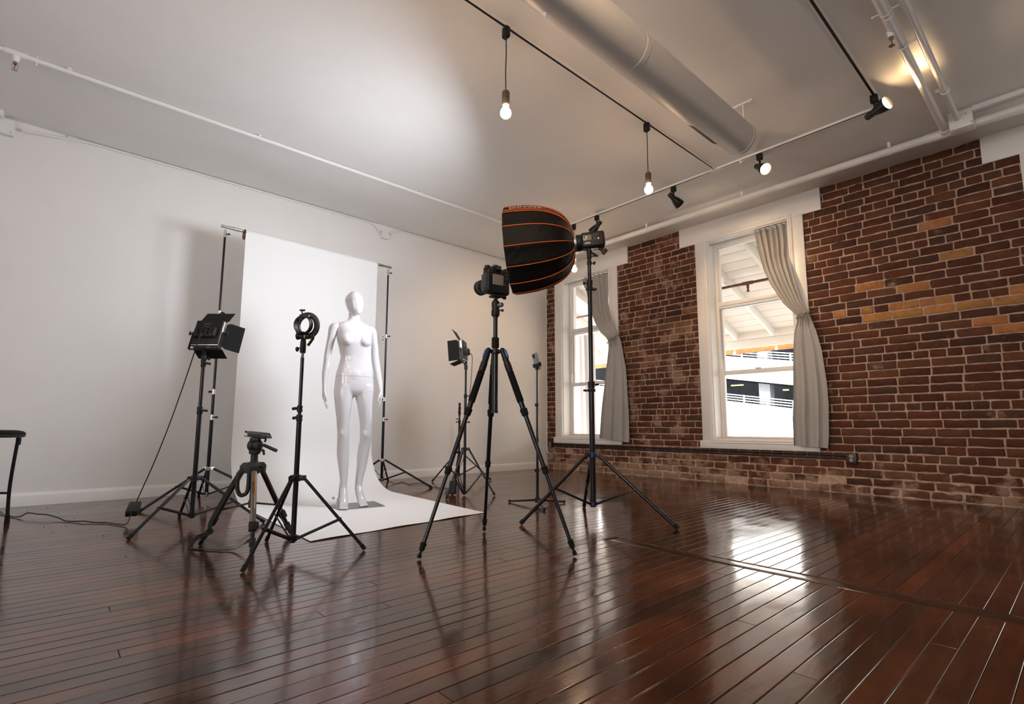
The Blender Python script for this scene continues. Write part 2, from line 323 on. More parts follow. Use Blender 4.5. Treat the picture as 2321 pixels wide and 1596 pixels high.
# ------------------------------------------------------------------ the room
X0, Y0 = -3.2, -3.0
def build_floor():
    rnd = random.Random(3); mb = MB(); mb.col = []
    BW = 0.0692; SEAM = (2.505, 2.62); SEAMY = 1.95
    prof = [(0.0, -0.006), (0.0006, -0.0050), (0.0011, -0.0006), (0.0020, -0.00012), (0.0036, 0.0), (0.006, 0.0), (0.0346, 0.00004), (0.0632, 0.0), (0.0656, 0.0), (0.0672, -0.00012), (0.0681, -0.0006), (0.0686, -0.0050), (0.0692, -0.006)]
    def strip(xa, xb, y, w, tilt, dz, col, sl):
        base = len(mb.v); k = w/BW; dust = rnd.choice((0.25, 0.5, 0.8, 1.2, 1.6))
        for x in (xa, xa+0.002, xb-0.002, xb):
            e = -0.003 if x in (xa, xb) else 0
            for px_, pz in prof:
                mb.v.append(V(x, y+px_*k, pz + dz + (px_*k-w/2)*tilt + e)); mb.col.append((*col, 1) if pz > -0.001 else (0.085*dust, 0.058*dust, 0.045*dust, 0))
        n = len(prof)
        for i in range(3):
            for j in range(n-1): mb.f.append((base+i*n+j, base+(i+1)*n+j, base+(i+1)*n+j+1, base+i*n+j+1)); mb.mi.append(0)
    y = YW; row = 0
    while y > Y0:
        y -= BW; row += 1
        cuts = [X0 - rnd.random()*2]
        while cuts[-1] < XB: cuts.append(cuts[-1] + rnd.uniform(1.6, 4.5))
        segs = [(max(a, X0), min(b, XB+0.0)) for a, b in zip(cuts, cuts[1:]) if b > X0 and a < XB]
        if y < SEAMY:
            s2 = []
            for a, b in segs:
                if b <= SEAM[0] or a >= SEAM[1]: s2.append((a, b))
                else:
                    if a < SEAM[0]-0.05: s2.append((a, SEAM[0]))
                    if b > SEAM[1]+0.05: s2.append((SEAM[1], b))
            segs = s2
        tl = rnd.gauss(0, 0.0035)
        for a, b in segs:
            t = rnd.random(); g = rnd.uniform(0.75, 1.25)
            col = (0.078*g*(0.7+0.6*t), 0.025*g*(0.85+0.3*t), 0.0115*g)
            if rnd.random() < 0.12: col = tuple(c*0.6 for c in col)
            if rnd.random() < 0.10: col = (col[0]*1.35, col[1]*1.2, col[2]*1.0)
            strip(a, b, y, BW, tl+rnd.gauss(0, 0.002), rnd.gauss(0, 0.0002)-0.0004, col, 0)
    # the plank laid across the boards near the brick side
    base = len(mb.v); xs = [SEAM[0]+(SEAM[1]-SEAM[0])*q for q in (0, 0.02, 0.06, 0.3, 0.5, 0.7, 0.94, 0.98, 1)]; zs = [-0.006, -0.002, 0.0, 0.0012, 0.0015, 0.0012, 0.0, -0.002, -0.006]
    ys = [Y0, -1, 0.2, 0.9, SEAMY]
    for yy in ys:
        for xx, zz in zip(xs, zs): mb.v.append(V(xx, yy, zz)); mb.col.append((0.045, 0.018, 0.011, 1))
    for i in range(len(ys)-1):
        for j in range(8): mb.f.append((base+i*9+j, base+i*9+j+1, base+(i+1)*9+j+1, base+(i+1)*9+j)); mb.mi.append(0)
    # dark sub-floor under the gaps
    b2 = len(mb.v)
    for p in ((X0, Y0, -0.0062), (XB, Y0, -0.0062), (XB, YW, -0.0062), (X0, YW, -0.0062), (X0, Y0, -0.05), (XB, Y0, -0.05), (XB, YW, -0.05), (X0, YW, -0.05)): mb.v.append(V(*p)); mb.col.append((0.012, 0.007, 0.005, 1))
    for f in ((0, 1, 2, 3), (7, 6, 5, 4), (0, 4, 5, 1), (1, 5, 6, 2), (2, 6, 7, 3), (3, 7, 4, 0)): mb.f.append(tuple(b2+i for i in f)); mb.mi.append(0)
    me = bpy.data.meshes.new('floor'); me.from_pydata([tuple(v) for v in mb.v], [], mb.f); me.materials.append(FLOORM)
    at = me.color_attributes.new('tone', 'FLOAT_COLOR', 'POINT'); at.data.foreach_set('color', [c for q in mb.col for c in q])
    bm = bmesh.new(); bm.from_mesh(me)
    for f in bm.faces:
        if f.normal.z < 0 and f.calc_center_median().z > -0.0061: f.normal_flip()
    bm.to_mesh(me); bm.free()
    me.polygons.foreach_set('use_smooth', [True]*len(me.polygons)); me.set_sharp_from_angle(angle=math.radians(50))
    o = bpy.data.objects.new('floor', me); COL.objects.link(o); struct(o)
build_floor()
mb = MB(); mb.bx(X0-0.3, XB+0.32, Y0-0.3, YW+0.3, H, H+0.3); struct(mb.solo('ceiling', W_CEIL))
mb = MB(); mb.bx(X0-0.3, XB+0.32, YW, YW+0.3, -0.05, H); struct(mb.solo('wall_left', W_WALL))
mb = MB(); BW_ = [(-2.3, -0.5), (0.7, 2.5)]           # two unseen windows added behind the viewer to light the brick wall
e_ = [Y0] + [q for a in BW_ for q in a] + [YW]
for k in (0, 2, 4): mb.bx(X0-0.3, X0, e_[k], e_[k+1], -0.05, H)
for a, b in BW_: mb.bx(X0-0.3, X0, a, b, -0.05, 0.8); mb.bx(X0-0.3, X0, a, b, 2.7, H)
struct(mb.solo('wall_back', W_WALL))
for k, (a, b) in enumerate(BW_):
    wn = thing('window_%d' % (k+4), (X0, (a+b)/2, 0.8)); struct(wn)  # unseen window, added for frontal light on the brick
    mb = MB()
    for u, v_ in ((a, a+0.05), (b-0.05, b)): mb.bx(X0-0.22, X0-0.16, u, v_, 0.8, 2.7, 0.003)
    for u, v_ in ((0.8, 0.86), (1.72, 1.77), (2.64, 2.7)): mb.bx(X0-0.22, X0-0.16, a+0.05, b-0.05, u, v_, 0.003)
    mb.part('frame', W_TRIM, wn)
    mb = MB(); mb.bx(X0-0.192, X0-0.188, a+0.04, b-0.04, 0.85, 2.65); mb.part('pane', GLASS, wn)
mb = MB(); mb.bx(X0-0.3, XB+0.32, Y0-0.3, Y0, -0.05, H); struct(mb.solo('wall_near', W_WALL))
mb = MB()
mb.loft([[V(x, YW, 0), V(x, YW-0.016, 0), V(x, YW-0.016, 0.078), V(x, YW-0.013, 0.088), V(x, YW-0.009, 0.094), V(x, YW-0.006, 0.104), V(x, YW, 0.106)] for x in (X0, XB-0.02)])
struct(mb.solo('baseboard_left', W_TRIM, 20))

WINS = [(4.62, 5.57), (2.105, 3.08), (-0.90, 0.07)]  # openings along the brick wall (y range), z 0.53 to 3.0
ZS, ZT = 0.53, 3.0
TAN = [(0.788, 2.578), (0.777, 2.258), (1.272, 2.1), (1.156, 2.01), (1.397, 1.863), (1.147, 1.858), (1.024, 1.865), (0.905, 1.862), (0.782, 1.855), (1.393, 1.777), (1.153, 1.78), (0.911, 1.781), (0.669, 1.784), (0.437, 1.779), (1.645, 1.854), (0.365, 1.543), (0.565, 1.551), (0.309, 1.861)]
TAN2 = [(3.518, 1.996), (3.769, 2.02), (3.551, 1.863), (3.763, 1.801), (4.211, 1.855), (4.213, 1.775), (3.4, 1.917), (3.297, 2.172), (3.888, 1.545), (1.835, 2.49)]
def build_brick():
    rnd = random.Random(11); mb = MB(); mb.col = []
    def addc(n, c): mb.col.extend([(*c, 1)]*n)
    ys = [Y0] + [e for a in sorted(WINS) for e in a] + [YW]
    for k in range(0, len(ys), 2): mb.bx(XB, XB+0.32, ys[k], ys[k+1], -0.05, H); 
    for a, b in WINS: mb.bx(XB, XB+0.32, a, b, -0.05, ZS); mb.bx(XB, XB+0.32, a, b, ZT, H)
    mb.mi = [0]*len(mb.f); addc(len(mb.v), (0.3, 0.2, 0.15))
    RH = 0.0812; HEAD = {4, 10, 16, 22, 29, 35}
    for k in range(40):
        zc = (k+0.5)*RH + 0.002; y = Y0 - rnd.random()*0.2; head = k in HEAD
        while y < YW:
            L = (0.122 if head else 0.245)*rnd.uniform(0.93, 1.06)
            if not head and rnd.random() < 0.05: L *= 0.55
            a, b = y, y+L; y += L
            a = max(a, Y0+0.005); b = min(b, YW-0.012)
            for wa, wb in WINS:                       # stop at the window casings
                if zc > ZS-0.06 and zc < ZT+0.05:
                    if a < wb+0.02 and b > wa-0.02:
                        if a < wa-0.06 and b > wa-0.02: b = wa-0.025
                        elif b > wb+0.06: a = wb+0.025
                        else: a = b
            if b - a < 0.035: continue
            low = max(0, 1 - zc/0.45)
            if rnd.random() < 0.10*low: continue
            jt = 0.0048 + 0.002*rnd.random() + 0.003*low; w = (b-a)/2 - jt; h = RH/2 - 0.0052 - 0.0026*rnd.random() - 0.003*low*rnd.random()
            cy = (a+b)/2; d = 0.007 + rnd.gauss(0, 0.0018) - 0.002*low; d = max(d, 0.003)
            cr = 0.004 + 0.005*rnd.random()*(1+low*2); poly = []
            for sx, sy, a0 in ((1, 1, 0), (-1, 1, 90), (-1, -1, 180), (1, -1, 270)):
                c_ = cr*rnd.uniform(0.5, 1.7)
                if rnd.random() < 0.04: c_ *= 2.2
                c_ = min(c_, h*0.95, w*0.95)
                for q in (0, 45, 90):
                    t = math.radians(a0+q); poly.append(((w-c_)*sx + c_*math.cos(t), (h-c_)*sy + c_*math.sin(t)))
            # mid points along the long sides wobble
            j = 0.0024*(1+1.5*low); out = []
            for i, p in enumerate(poly):
                q = poly[(i+1) % 12]; out.append((p[0]+rnd.gauss(0, j*0.6), p[1]+rnd.gauss(0, j*0.6)))
                if i in (2, 8) and w > 0.06:
                    for f in (0.33, 0.66): out.append((p[0]*(1-f)+q[0]*f, p[1]*(1-f)+q[1]*f + rnd.gauss(0, j)))
            n = len(out); rz = rnd.gauss(0, 0.004); base = len(mb.v); ty = rnd.gauss(0, 0.010); tz = rnd.gauss(0, 0.015)
            for sc, dep in ((1.0, -0.002), (0.99, d*0.7), (0.965, d)):
                for p in out:
                    yy = p[0]*(sc if sc > 0.97 else 1-(0.0035/w)); zz = p[1]*(sc if sc > 0.97 else 1-(0.0035/h))
                    mb.v.append(V(XB - dep - (yy*ty + zz*tz if dep > 0 else 0) - (rnd.gauss(0, 0.0006) if dep > 0 else 0), cy+yy-zz*rz, zc+zz+yy*rz))
            for r in range(2):
                for i in range(n): mb.f.append((base+r*n+i, base+r*n+(i+1) % n, base+(r+1)*n+(i+1) % n, base+(r+1)*n+i)); mb.mi.append(1)
            mb.f.append(tuple(base+2*n+i for i in range(n))); mb.mi.append(1)
            g = rnd.uniform(0.82, 1.15); t = rnd.random()
            c = (0.100*g, 0.034*g, 0.0175*g)
            if t < 0.22: c = (0.090*g, 0.039*g, 0.024*g)
            elif t < 0.28: c = (0.068*g, 0.027*g, 0.017*g)
            elif t < 0.42: c = (0.13*g, 0.05*g, 0.024*g)
            elif t < 0.50: c = (0.12*g, 0.036*g, 0.020*g)
            if low > 0.1 and rnd.random() < 0.4: c = (0.15*g, 0.065*g, 0.033*g)
            for (py_, pz_) in TAN:
                if a <= py_ <= b and abs(zc-pz_) < RH*0.5: c = (0.42*rnd.uniform(0.85, 1.1), 0.185*rnd.uniform(0.9, 1.1), 0.062)
            for (py_, pz_) in TAN2:
                if a <= py_ <= b and abs(zc-pz_) < RH*0.55: c = (0.20*rnd.uniform(0.85, 1.1), 0.10*rnd.uniform(0.9, 1.1), 0.05)
            addc(3*n, c)
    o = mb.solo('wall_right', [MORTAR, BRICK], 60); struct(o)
build_brick()

def build_window(idx, ya, yb, lint):
    wn = thing('window_%d' % idx, (XB, (ya+yb)/2, ZS)); struct(wn)
    ca, cb = ya-0.158, yb+0.15                        # outer edges of the casing boards
    T = 0.024; bz = 0.497
    mb = MB(); mb.bx(XB-T, XB, ca, ya-0.045, bz, ZT, 0.002); mb.bx(XB-T, XB, yb+0.045, cb, bz, ZT, 0.002)
    mb.part('casing', W_TRIM, wn)
    mb = MB(); mb.bx(XB-T-0.004, XB, lint[0], lint[1], ZT, H-0.001, 0.002); mb.part('lintel_board', W_TRIM, wn)
    mb = MB(); mb.bx(XB-T-0.006, XB, ca-0.02, cb+0.035, 0.404, bz, 0.003); mb.part('apron_board', W_TRIM, wn)
    # moulding framing the opening
    mb = MB()
    def mould(p, q, n1):                              # stepped moulding between two corners; n1 points away from the opening
        p = V(*p); q = V(*q); n1 = V(*n1)
        pr_ = [(0, 0.0), (0, 0.030), (0.012, 0.034), (0.022, 0.030), (0.034, 0.036), (0.046, 0.030), (0.048, 0.0)]
        d = (q-p).normalized()
        rings = []
        for e, sgn in ((p, -1), (q, 1)):
            rings.append([e + n1*a + d*sgn*a - V(1, 0, 0)*b for a, b in pr_])
        mb.loft(rings)
    A = (XB, ya, ZS-0.02); B = (XB, yb, ZS-0.02); C_ = (XB, yb, ZT-0.002); D = (XB, ya, ZT-0.002)
    mould(A, B, (0, 0, -1)); mould(B, C_, (0, 1, 0)); mould(C_, D, (0, 0, 1)); mould(D, A, (0, -1, 0))
    mb.part('moulding', W_TRIM, wn, 20)
    mb = MB(); mb.bx(XB-0.004, XB+0.32, ya-0.0, yb+0.0, ZS-0.025, ZS-0.003, 0.002); mb.part('sill', W_TRIM, wn)
    mb = MB(); mb.bx(XB-0.002, XB+0.33, ya, ya+0.012, ZS-0.003, ZT); mb.bx(XB-0.002, XB+0.33, yb-0.012, yb, ZS-0.003, ZT); mb.bx(XB-0.002, XB+0.33, ya+0.012, yb-0.012, ZT-0.012, ZT)
    mb.part('jamb', W_TRIM, wn)
    # sashes about 0.2 m behind the wall face
    xs = XB+0.185
    mb = MB()
    for (u, v_) in ((ya+0.012, ya+0.046), (yb-0.046, yb-0.012)): mb.bx(xs-0.03, xs+0.06, u, v_, ZS-0.003, ZT-0.012, 0.002)
    mb.bx(xs-0.03, xs+0.06, ya+0.046, yb-0.046, ZT-0.058, ZT-0.012, 0.002)
    mb.bx(xs-0.03, xs+0.07, ya+0.046, yb-0.046, 2.145, 2.22, 0.003); mb.bx(xs-0.04, xs-0.03, ya+0.046, yb-0.046, 2.17, 2.215, 0.002)
    fr = mb.part('frame', W_TRIM, wn)
    def sash(xc, z0, z1, nm, bw=0.030, rails=(0.03, 0.03)):
        mb = MB()
        for (u, v_) in ((ya+0.046, ya+0.046+bw), (yb-0.046-bw, yb-0.046)): mb.bx(xc-0.018, xc+0.018, u, v_, z0, z1, 0.002)
        mb.bx(xc-0.018, xc+0.018, ya+0.046+bw, yb-0.046-bw, z0, z0+rails[0], 0.002); mb.bx(xc-0.018, xc+0.018, ya+0.046+bw, yb-0.046-bw, z1-rails[1], z1, 0.002)
        s = mb.part(nm, W_TRIM, wn)
        mb = MB(); mb.bx(xc-0.002, xc+0.002, ya+0.046+bw-0.006, yb-0.046-bw+0.006, z0+rails[0]-0.006, z1-rails[1]+0.006); mb.part('pane', GLASS, s)
        return s
    sash(xs+0.02, 2.22, ZT-0.058, 'transom_sash', 0.014, (0.006, 0.012))
    sash(xs+0.035, 1.30, 2.145, 'upper_sash', 0.022, (0.055, 0.008))
    lo = sash(xs-0.005, ZS-0.003, 1.352, 'lower_sash', 0.026, (0.022, 0.055))
    mb = MB(); mb.bx(xs-0.035, xs-0.005, (ya+yb)/2-0.03, (ya+yb)/2+0.03, 1.352, 1.366, 0.003); mb.part('sash_lock', W_TRIM, lo)
    mb = MB(); mb.tube((xs-0.028, yb-0.058, 1.5), (xs-0.028, yb-0.058, 2.13), 0.006); mb.part('sash_cord', STEEL, fr)
    return wn
build_window(1, *WINS[0], (4.27, 5.925)); build_window(2, *WINS[1], (1.76, 3.445)); build_window(3, *WINS[2], (-1.25, 0.457))

# curtain rods and curtains
def curtain_rod(ya, yb, label):
    mb = MB(); mb.tube((XB+0.05, ya+0.012, 2.962), (XB+0.05, yb-0.012, 2.962), 0.0065)
    tag(mb.solo('curtain_rod', STEEL), label, 'curtain rod', 'window curtain rods')
curtain_rod(*WINS[0], 'thin grey curtain rod across the top of the corner window')
curtain_rod(*WINS[1], 'thin grey curtain rod across the top of the window nearer the camera')

def curtain(tab, ztie, label, seed, n_top, bottom_slant, tie):
    rnd = random.Random(seed); NU, rows = 140, []
    zs = [tab[0][0]+(tab[-1][0]-tab[0][0])*i/110 for i in range(111)]
    ph = [rnd.uniform(0, 6.28) for _ in range(5)]
    for z in zs:
        yl, yr, x = interp(tab, z); near = math.exp(-((z-ztie)/0.16)**2)
        top = max(0, (z-ztie)/(tab[-1][0]-ztie)); bot = max(0, (ztie-z)/(ztie-tab[0][0]))
        amp = (0.026*top**0.5 + 0.030*min(1, bot*1.4))*(1-0.75*near) + 0.012*near
        row = []
        for i in range(NU+1):
            u = i/NU
            if z > ztie: f = math.sin(2*PI*n_top*u+ph[0]) + 0.35*math.sin(2*PI*(n_top*1.7)*u+ph[1]+z*1.1); sh = 0.13/n_top*math.sin(2*PI*n_top*u+ph[0]+1.3)
            else: f = 1.15*math.sin(2*PI*2.6*u+ph[2]+0.4*z) + 0.45*math.sin(2*PI*5.3*u+ph[3]-0.3*z)*(1-0.5*bot) ; sh = 0.05*math.sin(2*PI*2.6*u+ph[2]+1.2)
            mixn = near
            g = math.sin(2*PI*6*u+ph[4])
            f = f*(1-mixn) + g*mixn
            uu = min(1, max(0, u + sh*(1-near)))
            ripple = 0.0025*math.sin(9*z+11*u+ph[1])*(1-near)
            row.append(V(x - 0.012 + amp*f*-0.8 + ripple, yl*(1-uu)+yr*uu, z + bottom_slant*(u-0.5)*bot**3 + (0.006*math.sin(2*PI*n_top*u+ph[0]+0.8) if z > tab[-1][0]-0.03 else 0)))
        rows.append(row)
    t = thing('curtain', (rows[0][NU//2].x, (tab[0][1]+tab[0][2])/2, tab[0][0]), label, 'curtain', 'tied-back curtains at the brick wall windows')
    mb = MB(); nv = NU+1
    th = V(0.003, 0, 0)
    vs = [p for r in rows for p in r]; vs2 = [p+th for p in vs]; R_ = len(rows); off = len(vs)
    fs = [(i*nv+k, i*nv+k+1, (i+1)*nv+k+1, (i+1)*nv+k) for i in range(R_-1) for k in range(NU)]
    fs2 = [tuple(off+q for q in reversed(f)) for f in fs]
    rim = [(i*nv, (i+1)*nv, off+(i+1)*nv, off+i*nv) for i in range(R_-1)] + [(i*nv+NU, off+i*nv+NU, off+(i+1)*nv+NU, (i+1)*nv+NU) for i in range(R_-1)]
    rim += [(k, off+k, off+k+1, k+1) for k in range(NU)] + [((R_-1)*nv+k, (R_-1)*nv+k+1, off+(R_-1)*nv+k+1, off+(R_-1)*nv+k) for k in range(NU)]
    mb.add(vs+vs2, fs+fs2+rim); mb.part('cloth', CURT, t, 80)
    # hem line and the tie
    yl, yr, x = interp(tab, ztie); mb = MB(); yc = (yl+yr)/2; hw = abs(yl-yr)/2+0.012
    loop = [V(x-0.012+0.034*math.cos(a), yc+hw*math.sin(a), ztie+tie*math.sin(a)) for a in [2*PI*i/28 for i in range(29)]]
    mb.path(loop, 0.0045, 6); mb.path([loop[0]+V(-0.07, 0, 0) if False else V(x-0.05, yc-0.02, ztie), V(XB-0.03, yr-0.03, ztie+0.03)], 0.003, 6)
    kx = x-0.056
    mb.ball((kx, yc-0.02, ztie-0.005), 0.012)
    for s_ in (-1, 1):
        mb.path(smooth_pts([(kx, yc-0.02, ztie), (kx-0.004, yc-0.02+s_*0.03, ztie-0.05), (kx-0.002, yc-0.02+s_*0.035, ztie-0.13)]), [0.005]*13, 6)
        mb.path(smooth_pts([(kx, yc-0.02, ztie), (kx-0.012, yc-0.02+s_*0.035, ztie+0.012), (kx-0.006, yc-0.02+s_*0.05, ztie-0.02), (kx, yc-0.02, ztie-0.006)]), 0.0035, 6)
    mb.part('tie_cord', ROPE, t)
    return t
curtain([(0.455, 2.150, 1.832, 6.0), (0.58, 2.150, 1.815, 6.0), (0.75, 2.150, 1.805, 6.0), (0.89, 2.136, 1.797, 6.0), (1.13, 2.126, 1.802, 6.01), (1.46, 2.115, 1.83, 6.02), (1.68, 2.085, 1.87, 6.005), (1.80, 2.05, 1.905, 6.01), (1.865, 2.045, 1.925, 6.01), (1.94, 2.11, 1.955, 6.005), (2.02, 2.175, 1.99, 6.005), (2.26, 2.30, 2.045, 6.015), (2.45, 2.375, 2.085, 6.04), (2.60, 2.422, 2.118, 6.09), (2.775, 2.466, 2.112, 6.125), (2.985, 2.497, 2.120, 6.13)],
        1.865, 'grey curtain tied back at the window nearer the camera, hanging over its sill corner', 4, 6, -0.02, -0.03)
curtain([(0.47, 4.795, 4.275, 6.0), (0.66, 4.774, 4.272, 6.0), (0.99, 4.73, 4.275, 6.0), (1.45, 4.665, 4.30, 6.01), (1.80, 4.60, 4.36, 6.01), (1.90, 4.60, 4.385, 6.01), (1.96, 4.64, 4.42, 6.005), (2.05, 4.742, 4.46, 6.005), (2.19, 4.831, 4.525, 6.01), (2.38, 4.930, 4.585, 6.03), (2.52, 5.000, 4.635, 6.085), (2.76, 5.09, 4.64, 6.115), (2.88, 5.155, 4.64, 6.125), (2.98, 5.172, 4.64, 6.13)],
        1.92, 'grey curtain tied back at the window near the room corner, behind the softbox stand', 9, 6, -0.05, -0.06)

# ------------------------------------------------------------------ ceiling: track rails, pendants, track heads, duct, pipes
def rail(p, q, label):
    p, q = V(*p), V(*q); d = (q-p).normalized(); s = V(-d.y, d.x, 0); t = thing('track_rail', (p+q)/2, label, 'lighting track', 'ceiling lighting track')
    c = (p+q)/2; L = (q-p).length; R = Matrix((d, s, V(0, 0, 1))).transposed()
    mb = MB()
    mb.box(c+s*0.0135+V(0, 0, -0.009), (L, 0.009, 0.018), R); mb.box(c-s*0.0135+V(0, 0, -0.009), (L, 0.009, 0.018), R); mb.box(c+V(0, 0, -0.002), (L, 0.018, 0.004), R)
    mb.part('channel', W_TRIM, t)
    mb = MB(); mb.box(c+V(0, 0, -0.0105), (L-0.08, 0.0165, 0.011), R); mb.part('slot', BLACK, t); return t
rail((-3.0, 2.316, H), (4.805, 2.316, H), 'long track rail running beside the round duct, with hanging bulbs')
rail((4.83, 2.30, H), (4.83, 0.93, H), 'track rail crossing past the capped end of the duct')
rail((4.83, 2.335, H), (4.83, 5.4, H), 'track rail parallel to the brick wall, toward the corner')
rail((-3.0, 0.915, H), (4.80, 0.915, H), 'track rail with a black slot on the far side of the duct')
mb = MB(); mb.box((4.83, 2.3165, H-0.01), (0.04, 0.036, 0.02), None, 0.003); tag(mb.solo('track_connector', W_TRIM), 'white connector joining the two rails near the duct end', 'connector')

BULB_POWER = 9.0
def make_pendant():
    t = thing('pendant_lamp', (0, 0, 0))
    mb = MB(); mb.box((0, 0, -0.055), (0.034, 0.05, 0.072), None, 0.006); mb.lathe([(0, 0.012), (0.012, 0.006)], (0, 0, -0.091), (0, 0, -1), 12); mb.part('track_adapter', BLKPL, t)
    mb = MB(); mb.path(smooth_pts([(0, 0, -0.09), (0.003, 0.001, -0.2), (-0.002, 0, -0.33), (0, 0, -0.462)]), 0.0036, 8); mb.part('cord', BLACK, t)
    mb = MB(); mb.lathe([(0, 0.006), (0.004, 0.02), (0.012, 0.0245), (0.095, 0.0245), (0.10, 0.021)], (0, 0, -0.462), (0, 0, -1), 20); mb.part('socket', WOODSOCK, t)
    mb = MB(); mb.lathe([(-0.004, 0.0155), (0.008, 0.016), (0.02, 0.0225), (0.034, 0.0315), (0.05, 0.035), (0.066, 0.031), (0.078, 0.019), (0.084, 0.0)], (0, 0, -0.565), (0, 0, -1), 24); mb.part('bulb', BULBW, t, 80)
    return t
pend = make_pendant(); pend.location = (2.016, 2.316, H)
tag(pend, 'bare glowing bulb hanging from the long track, in front of the bright ceiling patch', 'pendant lamp', 'hanging bulbs on the track')
p2 = dup(pend, (3.610, 2.316, H)); p2['label'] = 'bare glowing bulb hanging midway along the long track, above the softbox'
for xx in (0.42, -1.18): q_ = dup(pend, (xx, 2.316, H)); q_['label'] = 'added bare glowing bulb on the long track behind the camera'  # unseen bulbs added to bring more warm light into the room
p3 = dup(pend, (4.83, 4.212, H)); p3['label'] = 'bare glowing bulb half hidden behind the softbox, hung from the rail parallel to brick'

def track_head(x, y, aim, label, lit=True, power=30, cone=85, col=(1.0, 0.66, 0.36)):
    t = thing('track_spotlight', (x, y, H), label, 'spotlight', 'added spotlights behind the camera' if 'behind the camera' in label else 'black spotlights on the ceiling track'); P = V(x, y, H)
    mb = MB(); mb.box(P+V(0, 0, -0.05), (0.04, 0.05, 0.06), None, 0.005); mb.part('track_adapter', BLKPL, t)
    mb = MB(); mb.tube(P+V(0, 0, -0.08), P+V(0, 0, -0.155), 0.009); mb.ball(P+V(0, 0, -0.155), 0.016); mb.part('stem', BLKPL, t)
    a = V(*aim).normalized(); h = P+V(0, 0, -0.155)+a*-0.02
    mb = MB(); mb.lathe([(-0.055, 0.0), (-0.055, 0.020), (-0.048, 0.025), (0.005, 0.0265), (0.02, 0.031), (0.05, 0.042), (0.085, 0.050), (0.118, 0.0535), (0.120, 0.0505), (0.104, 0.0468)], h, a, 28, True); sh = mb.part('lamp_head', BLACK, t, 50)
    mb = MB(); mb.lathe([(0.088, 0.0), (0.094, 0.03), (0.100, 0.047), (0.104, 0.0472)], h, a, 28); mb.part('lamp_face', SPOTW, sh, 60)
    if lit:
        ld = bpy.data.lights.new('spot_beam', 'SPOT'); ld.energy = power; ld.color = col; ld.spot_size = math.radians(cone); ld.spot_blend = 1.0 if cone < 80 else 0.9; ld.shadow_soft_size = 0.04
        lo = bpy.data.objects.new('spot_beam', ld); COL.objects.link(lo); lo.location = h + a*0.125; lo.rotation_euler = a.to_track_quat('-Z', 'Y').to_euler()
    return t
track_head(4.60, 0.915, (-0.42, -0.86, 0.10), 'lit black spotlight at the track end, aimed at the ceiling pipes', power=13)
track_head(4.83, 1.885, (-0.50, -0.72, -0.62), 'lit black spotlight just below the capped end of the duct', power=30)
track_head(4.83, 2.793, (0.75, -0.25, -0.55), 'dark track spotlight seen from behind, right of the middle hanging bulb', power=30)
track_head(4.83, 3.839, (-0.08, 0.80, -0.62), 'dark track spotlight seen from behind, nearest the softbox', power=30)

# unseen heads added on the same track behind the viewer to wash the brick wall
for xx, aim in ((1.0, (0.84, 0.50, -0.40)), (-0.6, (0.88, 0.36, -0.36)), (-2.2, (0.93, 0.20, -0.34))):
    track_head(xx, 0.915, aim, 'added black track spotlight behind the camera washing the brick wall', power=42, cone=76, col=(1.0, 0.70, 0.46))
# round duct
DY, DZ, DR, DX = 1.655, 2.895, 0.127, 4.11
t = thing('air_duct', (0.6, DY, DZ-DR), 'round painted air duct hanging below the ceiling, capped at its end', 'duct')
mb = MB(); mb.lathe([(0, DR), (5.62, DR), (5.621, DR+0.0015), (5.66, DR+0.0015), (5.661, DR), (7.04, DR)], (X0+0.001, DY, DZ), (1, 0, 0), 64); mb.part('tube', DUCT, t)
mb = MB(); mb.lathe([(0, DR+0.004), (0.03, DR+0.004), (0.032, DR-0.003), (0.02, DR-0.006), (0.02, 0)], (X0+7.04, DY, DZ), (1, 0, 0), 64); mb.part('end_cap', DUCT, t)
def slot(x0, x1, a0, a1, m, nm, r):
    mb = MB(); rings = []
    for i in range(9):
        a = math.radians(a0+(a1-a0)*i/8); rings.append([V(x0, DY+r*math.cos(a), DZ+r*math.sin(a)), V(x1, DY+r*math.cos(a), DZ+r*math.sin(a)), V(x1, DY+(r-0.004)*math.cos(a), DZ+(r-0.004)*math.sin(a)), V(x0, DY+(r-0.004)*math.cos(a), DZ+(r-0.004)*math.sin(a))])
    mb.loft(rings); return mb.part(nm, m, t)
slot(3.25, 3.60, -66, -44, BLACK, 'vent_slot', DR+0.0012)
for xx in (3.97, 0.9):
    mb = MB(); mb.tube((xx, DY, DZ+DR-0.005), (xx, DY, H), 0.005, n=8); mb.box((xx, DY, H-0.006), (0.02, 0.16, 0.012), None, 0.003); mb.tube((xx, DY+0.055, H-0.012), (xx, DY+0.055, H-0.022), 0.006); mb.tube((xx, DY-0.055, H-0.012), (xx, DY-0.055, H-0.022), 0.006)
    mb.part('hanger', W_PIPE, t)
for xx in (3.98, 1.75):
    mb = MB(); mb.lathe([(0, 0.017), (0.004, 0.015), (0.005, 0.006), (0.02, 0.006)], (xx, DY+DR*0.32, DZ-DR*0.94), (0, 0.3, -0.95), 12); mb.part('bolt', W_PIPE, t)

